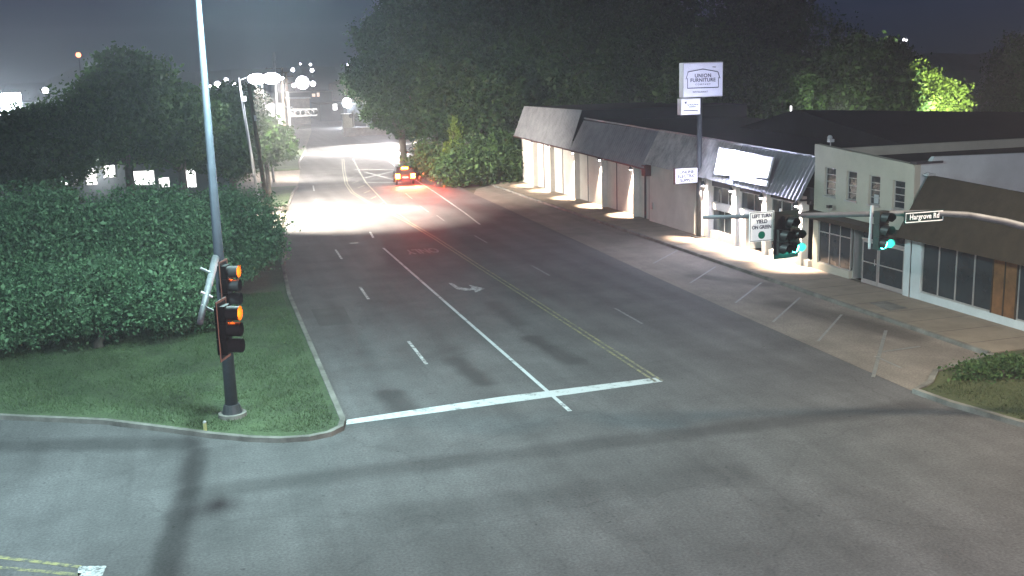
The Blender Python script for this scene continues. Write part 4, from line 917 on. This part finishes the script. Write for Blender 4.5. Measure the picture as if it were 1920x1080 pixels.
# canopy
a, b = PY(55, 234, 118), PY(132, 234, 118)
t = empty('canopy', ((a.x+b.x)/2, 121, 0), 'flat white filling station canopy on two posts at the far left', 'canopy')
MB().box((a.x, 118, a.z-.35), (b.x, 124, a.z+.25)).build('canopy_roof', M['whitewall'], t)
mb = MB()
for k in (.15, .85): x = lerp(a.x, b.x, k); mb.box((x-.15, 120.8, 0), (x+.15, 121.1, a.z-.35))
mb.build('post', M['whitewall'], t)
# lit house on the left
H = empty('lit_house', (-6, 97, 0), 'long low house with brightly lit windows behind the left trees', 'house')
Yh = 95
MB().box((-16, Yh, 0), (2.5, Yh+8, 3.9)).build('wall', M['far'], H)
MB().add([(-16.5, Yh-.6, 3.8), (3, Yh-.6, 3.8), (3, Yh+8.6, 3.8), (-16.5, Yh+8.6, 3.8), (-16.5, Yh+4, 5.8), (3, Yh+4, 5.8)], [(0, 1, 5, 4), (2, 3, 4, 5), (0, 4, 3), (1, 2, 5)]).build('roof', M['tar'], H)
for (x0, x1, y0_, y1_) in [(112, 127, 320, 346), (132, 146, 322, 346), (160, 182, 312, 345), (194, 216, 309, 331), (247, 290, 322, 345), (338, 368, 316, 350), (298, 318, 334, 350)]:
    p, q = PY(x0, y0_, Yh-.05), PY(x1, y1_, Yh-.05)
    f = MB().box((p.x-.08, Yh-.1, q.z-.08), (q.x+.08, Yh, p.z+.08)).build('window', M['alu'], H)
    MB().box((p.x, Yh-.14, q.z), (q.x, Yh-.105, p.z)).build('pane', M['window_lit'], f)
# ------------------------------------------------------------------ far lamps
def far_lamp(px, py, Y, r, m, label, name='street_lamp', cat='street lamp', col=None):
    p = PY(px, py, Y)
    t = empty(name, (p.x, Y, 0), label, cat, 'distant street lamps')
    MB().tube([(p.x, Y+.3, 0), (p.x, Y+.3, p.z+.3)], [.2, .12], 6).build('pole', M['darksteel'], t)
    MB().ball(p, r, 8, 6).build('lamp_glass', M[m], t)
FL = [(549, 131, 500, .9, 'lamp_small', 'lower left lamp of the distant cluster on the skyline'), (563, 120, 520, .45, 'lamp_small', 'upper left tiny lamp of the distant skyline cluster'),
      (582, 121, 520, .6, 'lamp_small', 'upper right tiny lamp of the distant skyline cluster'), (585, 132, 500, .85, 'lamp_small', 'lower right lamp of the distant skyline cluster'),
      (567, 155, 420, 2.6, 'lamp_small', 'biggest pinkish white lamp below the distant skyline cluster'), (587, 157, 420, 1.0, 'lamp_small', 'lamp just right of the biggest pinkish lamp'),
      (551, 160, 420, .8, 'lamp_small', 'small lamp just left of the biggest pinkish lamp'), (652, 121, 520, .55, 'lamp_small', 'lone lamp low in the sky left of the wood'),
      (651, 193, 240, 1.1, 'lamp', 'blue white lamp over the white railway hut'), (709, 176, 210, .55, 'lamp_warm', 'round yellow lamp at the left edge of the wood'),
      (424, 150, 420, .8, 'lamp_small', 'upper lamp between the signal pole and the glaring lamp'), (440, 161, 400, 1.1, 'lamp_small', 'lamp left of the glaring street lamp'),
      (408, 158, 400, 1.1, 'lamp_small', 'lamp just right of the grey signal pole'), (394, 163, 400, .7, 'lamp_small', 'tiny lamp touching the grey signal pole on its right'),
      (366, 163, 400, .5, 'lamp_small', 'tiny lamp left of the grey signal pole'),
      (85, 170, 200, .55, 'lamp_small', 'white lamp over the canopy at the far left'), (1697, 75, 170, .42, 'lamp_small', 'lone white lamp high above the broad dim trees'),
      (1900, 258, 110, .22, 'lamp_small', 'left lamp of the pair at the right edge'), (1912, 257, 110, .22, 'lamp_small', 'right lamp of the pair at the right edge')]
for q in FL: far_lamp(*q)
far_lamp(147, 103, 320, .7, 'lamp_red', 'red beacon on a tall mast at the upper left', 'beacon_mast', 'beacon')
a = PY(1483, 207, 75)
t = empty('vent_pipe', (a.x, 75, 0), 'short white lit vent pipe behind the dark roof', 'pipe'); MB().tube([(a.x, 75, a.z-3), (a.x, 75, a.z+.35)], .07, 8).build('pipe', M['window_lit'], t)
p, q = PY(390, 168, 405), PY(430, 171, 405)
block('far_store', 409, 432, 169, 405, 20, 'whitewall', 'tiny lit store on the horizon right of the grey signal pole', 'whitewall', wins=[(410, 430, 169, 173)], wmat='window_lit')
# flood mast at left edge
a = PY(4, 212, 112)
t = empty('flood_mast', (a.x, 112, 0), 'floodlight mast glaring white at the left edge', 'floodlight')
MB().tube([(a.x, 112, 0), (a.x, 112, a.z+1.8)], .12, 10).build('pole', M['steel'], t)
for k in (-1, 0, 1):
    h = MB().box((a.x+k*1.0, 111.5, a.z-.85), (a.x+k*1.0+.95, 111.8, a.z+1.9)).build('lamp_head', M['darksteel'], t)
    MB().box((a.x+k*1.0+.05, 111.46, a.z-.8), (a.x+k*1.0+.9, 111.49, a.z+1.85)).build('lamp_glass', M['lamp'], h)
# ------------------------------------------------------------------ cars
def car(label, paint, tailm, headm):
    """local coords: front towards +Y, origin centre of the footprint"""
    t = empty('parked_car' if headm == 'head' else 'braking_car', (0, 0, 0), label, 'car')
    prof = [(-2.3, .45), (-2.35, .95), (-2.2, 1.05), (-1.75, 1.62), (-1.2, 1.74), (.3, 1.72), (1.15, 1.12), (2.1, .98), (2.35, .75), (2.35, .4), (-2.3, .4)]
    body = MB(); n = len(prof[:-2])
    ring = []
    for sx_ in (-1, 1):
        ring.append([(sx_*(.9 if z < 1.15 else .9-(z-1.1)*.28), y, z) for y, z in prof])
    N = len(prof); body.add(ring[0]+ring[1], [tuple(range(N)), tuple(reversed(range(N, 2*N)))]+[(i, (i+1) % N, N+(i+1) % N, N+i) for i in range(N)])
    body.build('body', M[paint], t)
    MB().add([(-.74, -2.2, 1.1), (.74, -2.2, 1.1), (.68, -1.8, 1.58), (-.68, -1.8, 1.58)], [(0, 1, 2, 3)]).add([(-.76, 1.14, 1.16), (.76, 1.14, 1.16), (.68, .42, 1.66), (-.68, .42, 1.66)], [(0, 3, 2, 1)]).build('windscreen', M['glass'], t)
    for s in (-1, 1):
        MB().add([(s*.895, -1.6, 1.15), (s*.895, .85, 1.15), (s*.765, .2, 1.62), (s*.765, -1.35, 1.64)], [(0, 1, 2, 3)]).build('side_window', M['glass'], t)
    MB().box((-.88, -2.42, .42), (.88, -2.3, .68)).build('bumper', M[paint], t)
    MB().box((-.26, -2.44, .72), (.26, -2.36, .86)).build('number_plate', M['whitewall'], t)
    for s in (-1, 1):
        for y in (-1.45, 1.5):
            w = MB().tube([(s*.72, y, .33), (s*.93, y, .33)], .33, 18).build('wheel', M['tyre'], t)
            MB().tube([(s*.931, y, .33), (s*.945, y, .33)], .2, 14).build('rim', M['steel'], w)
        MB().box((s*.74-.2, -2.43, .70), (s*.74+.2, -2.33, 1.1)).build('tail_light', M[tailm], t)
        MB().box((s*.68-.17, 2.33, .6), (s*.68+.17, 2.38, .78)).build('headlight', M[headm], t)
    if tailm == 'tail': MB().box((-.3, -1.9, 1.56), (.3, -1.8, 1.72)).build('brake_light', M[tailm], t)
    return t
c1 = car('dark car seen from behind with its brake lights glowing red', 'carpaint', 'tail', 'lens_off')
g = G(765, 347); c1.location = (g.x, g.y+2.2, .005); c1.rotation_euler = (0, 0, R(-6))
for s in (-.75, .75): spot('brake_light_glow', (g.x+s, g.y-.35, .95), (g.x+s*.6, g.y-2.4, 0), 17000, (1, .06, .03), 78, 1, .1)
point('brake_light_glow', (g.x-.3, g.y-1.2, 1.0), 500, (1, .07, .03), .15)
c2 = car('silver car behind the leaves pointing its headlights across the road', 'carsilver', 'lens_off', 'head')
g = G(790, 283); c2.location = (g.x, g.y, .005); c2.rotation_euler = (0, 0, R(82))
for s in (-.68, .68): spot('headlight_beam', (g.x-2.6, g.y+s, .75), (g.x-14, g.y+s+1.5, -.1), 60000, (1, .95, .9), 70, .6, .08)
# ------------------------------------------------------------------ lamps' light down the road
spot('street_lamp_light', (4.3, 83.4, 10.25), (8.6, 80.4, 0), 230000, (1, .90, .76), 72, .5, .15)
point('street_lamp_light', (4.3, 83.0, 10.2), 900, (.9, .93, 1.0), .2)
spot('street_lamp_light', (5.8, 84.4, 10.2), (16, 92, 0), 70000, (1, .90, .78), 106, .9, .2)
spot('street_lamp_light', (7.4, 111.6, 10.5), (9.3, 114, 0), 90000, (1, .97, .94), 78, .5, .12)
point('street_lamp_light', (7.4, 111.0, 10.4), 900, (.95, .93, 1.0), .2)
spot('street_lamp_light', (8.2, 112.2, 10.4), (15, 119, 0), 80000, (1, .90, .80), 114, .8, .2)
spot('street_lamp_light', (t4.x+.8, 149.6, t4.z-3.7), (17, 160, 0), 26000, (1, .93, .86), 110, .7, .15)
spot('headlight_glow', (g.x-3.2, g.y, 1.0), (g.x-8, g.y-3, .4), 30000, (1, .9, .92), 150, 1, .1)
spot('hut_lamp_light', PY(651, 193, 239.0), (27, 222, 0), 26000, (.95, .95, 1), 120, .7, .2)
spot('yard_lamp_light', (26, 171, 10), (26, 160, 0), 45000, (1, .95, .86), 110, .6, .2)
point('yellow_lamp_light', PY(709, 178, 208.5), 1500, (1, .8, .4), .3)
spot('flood_light', (a.x+.4, 111.2, PY(-8, 205, 112).z), (-4, 60, 2), 60000, (.8, .95, 1), 100, .8, .3)
# light at the back of the warehouse that floods the tree
gx = PY(1745, 240, 74).x
spot('tree_flood_light', (gx+4.5, 76.6, 4.6), (x_flood+.6, 88, 6.8), 42000, (.95, 1.0, .75), 62, .8, .2)
point('tree_flood_light', (gx-6, 78.0, 6.4), 900, (.95, 1.0, .8), .2)
point('porch_light', (-8.5, 93.6, 3.2), 260, (1, .95, .95), .1)
for q in ((15.45, 24.6, 5.35), (17.55, 23.6, 5.5)): point('green_signal_glow', q, 26, (.05, 1, .75), .1)
point('sign_spill', (28.0, 53.3, 5.3), 1300, (.72, .74, 1.0), .4)

# ------------------------------------------------------------------ air: haze added for glow round the lamps and a pale veil
hz = bpy.data.materials.new('added_haze'); hz.use_nodes = True; n = hz.node_tree; n.nodes.clear()
o_ = n.nodes.new('ShaderNodeOutputMaterial'); v = n.nodes.new('ShaderNodeVolumePrincipled')
v.inputs['Color'].default_value = (0.9, 0.92, 1, 1); v.inputs['Density'].default_value = 0.00098; v.inputs['Anisotropy'].default_value = 0.3
n.links.new(v.outputs[0], o_.inputs['Volume'])
hb = MB().box((-420, -60, -1.1), (420, 700, 45)).build('added_haze', hz); hb['kind'] = 'stuff'; hb['label'] = 'thin added haze over the street'
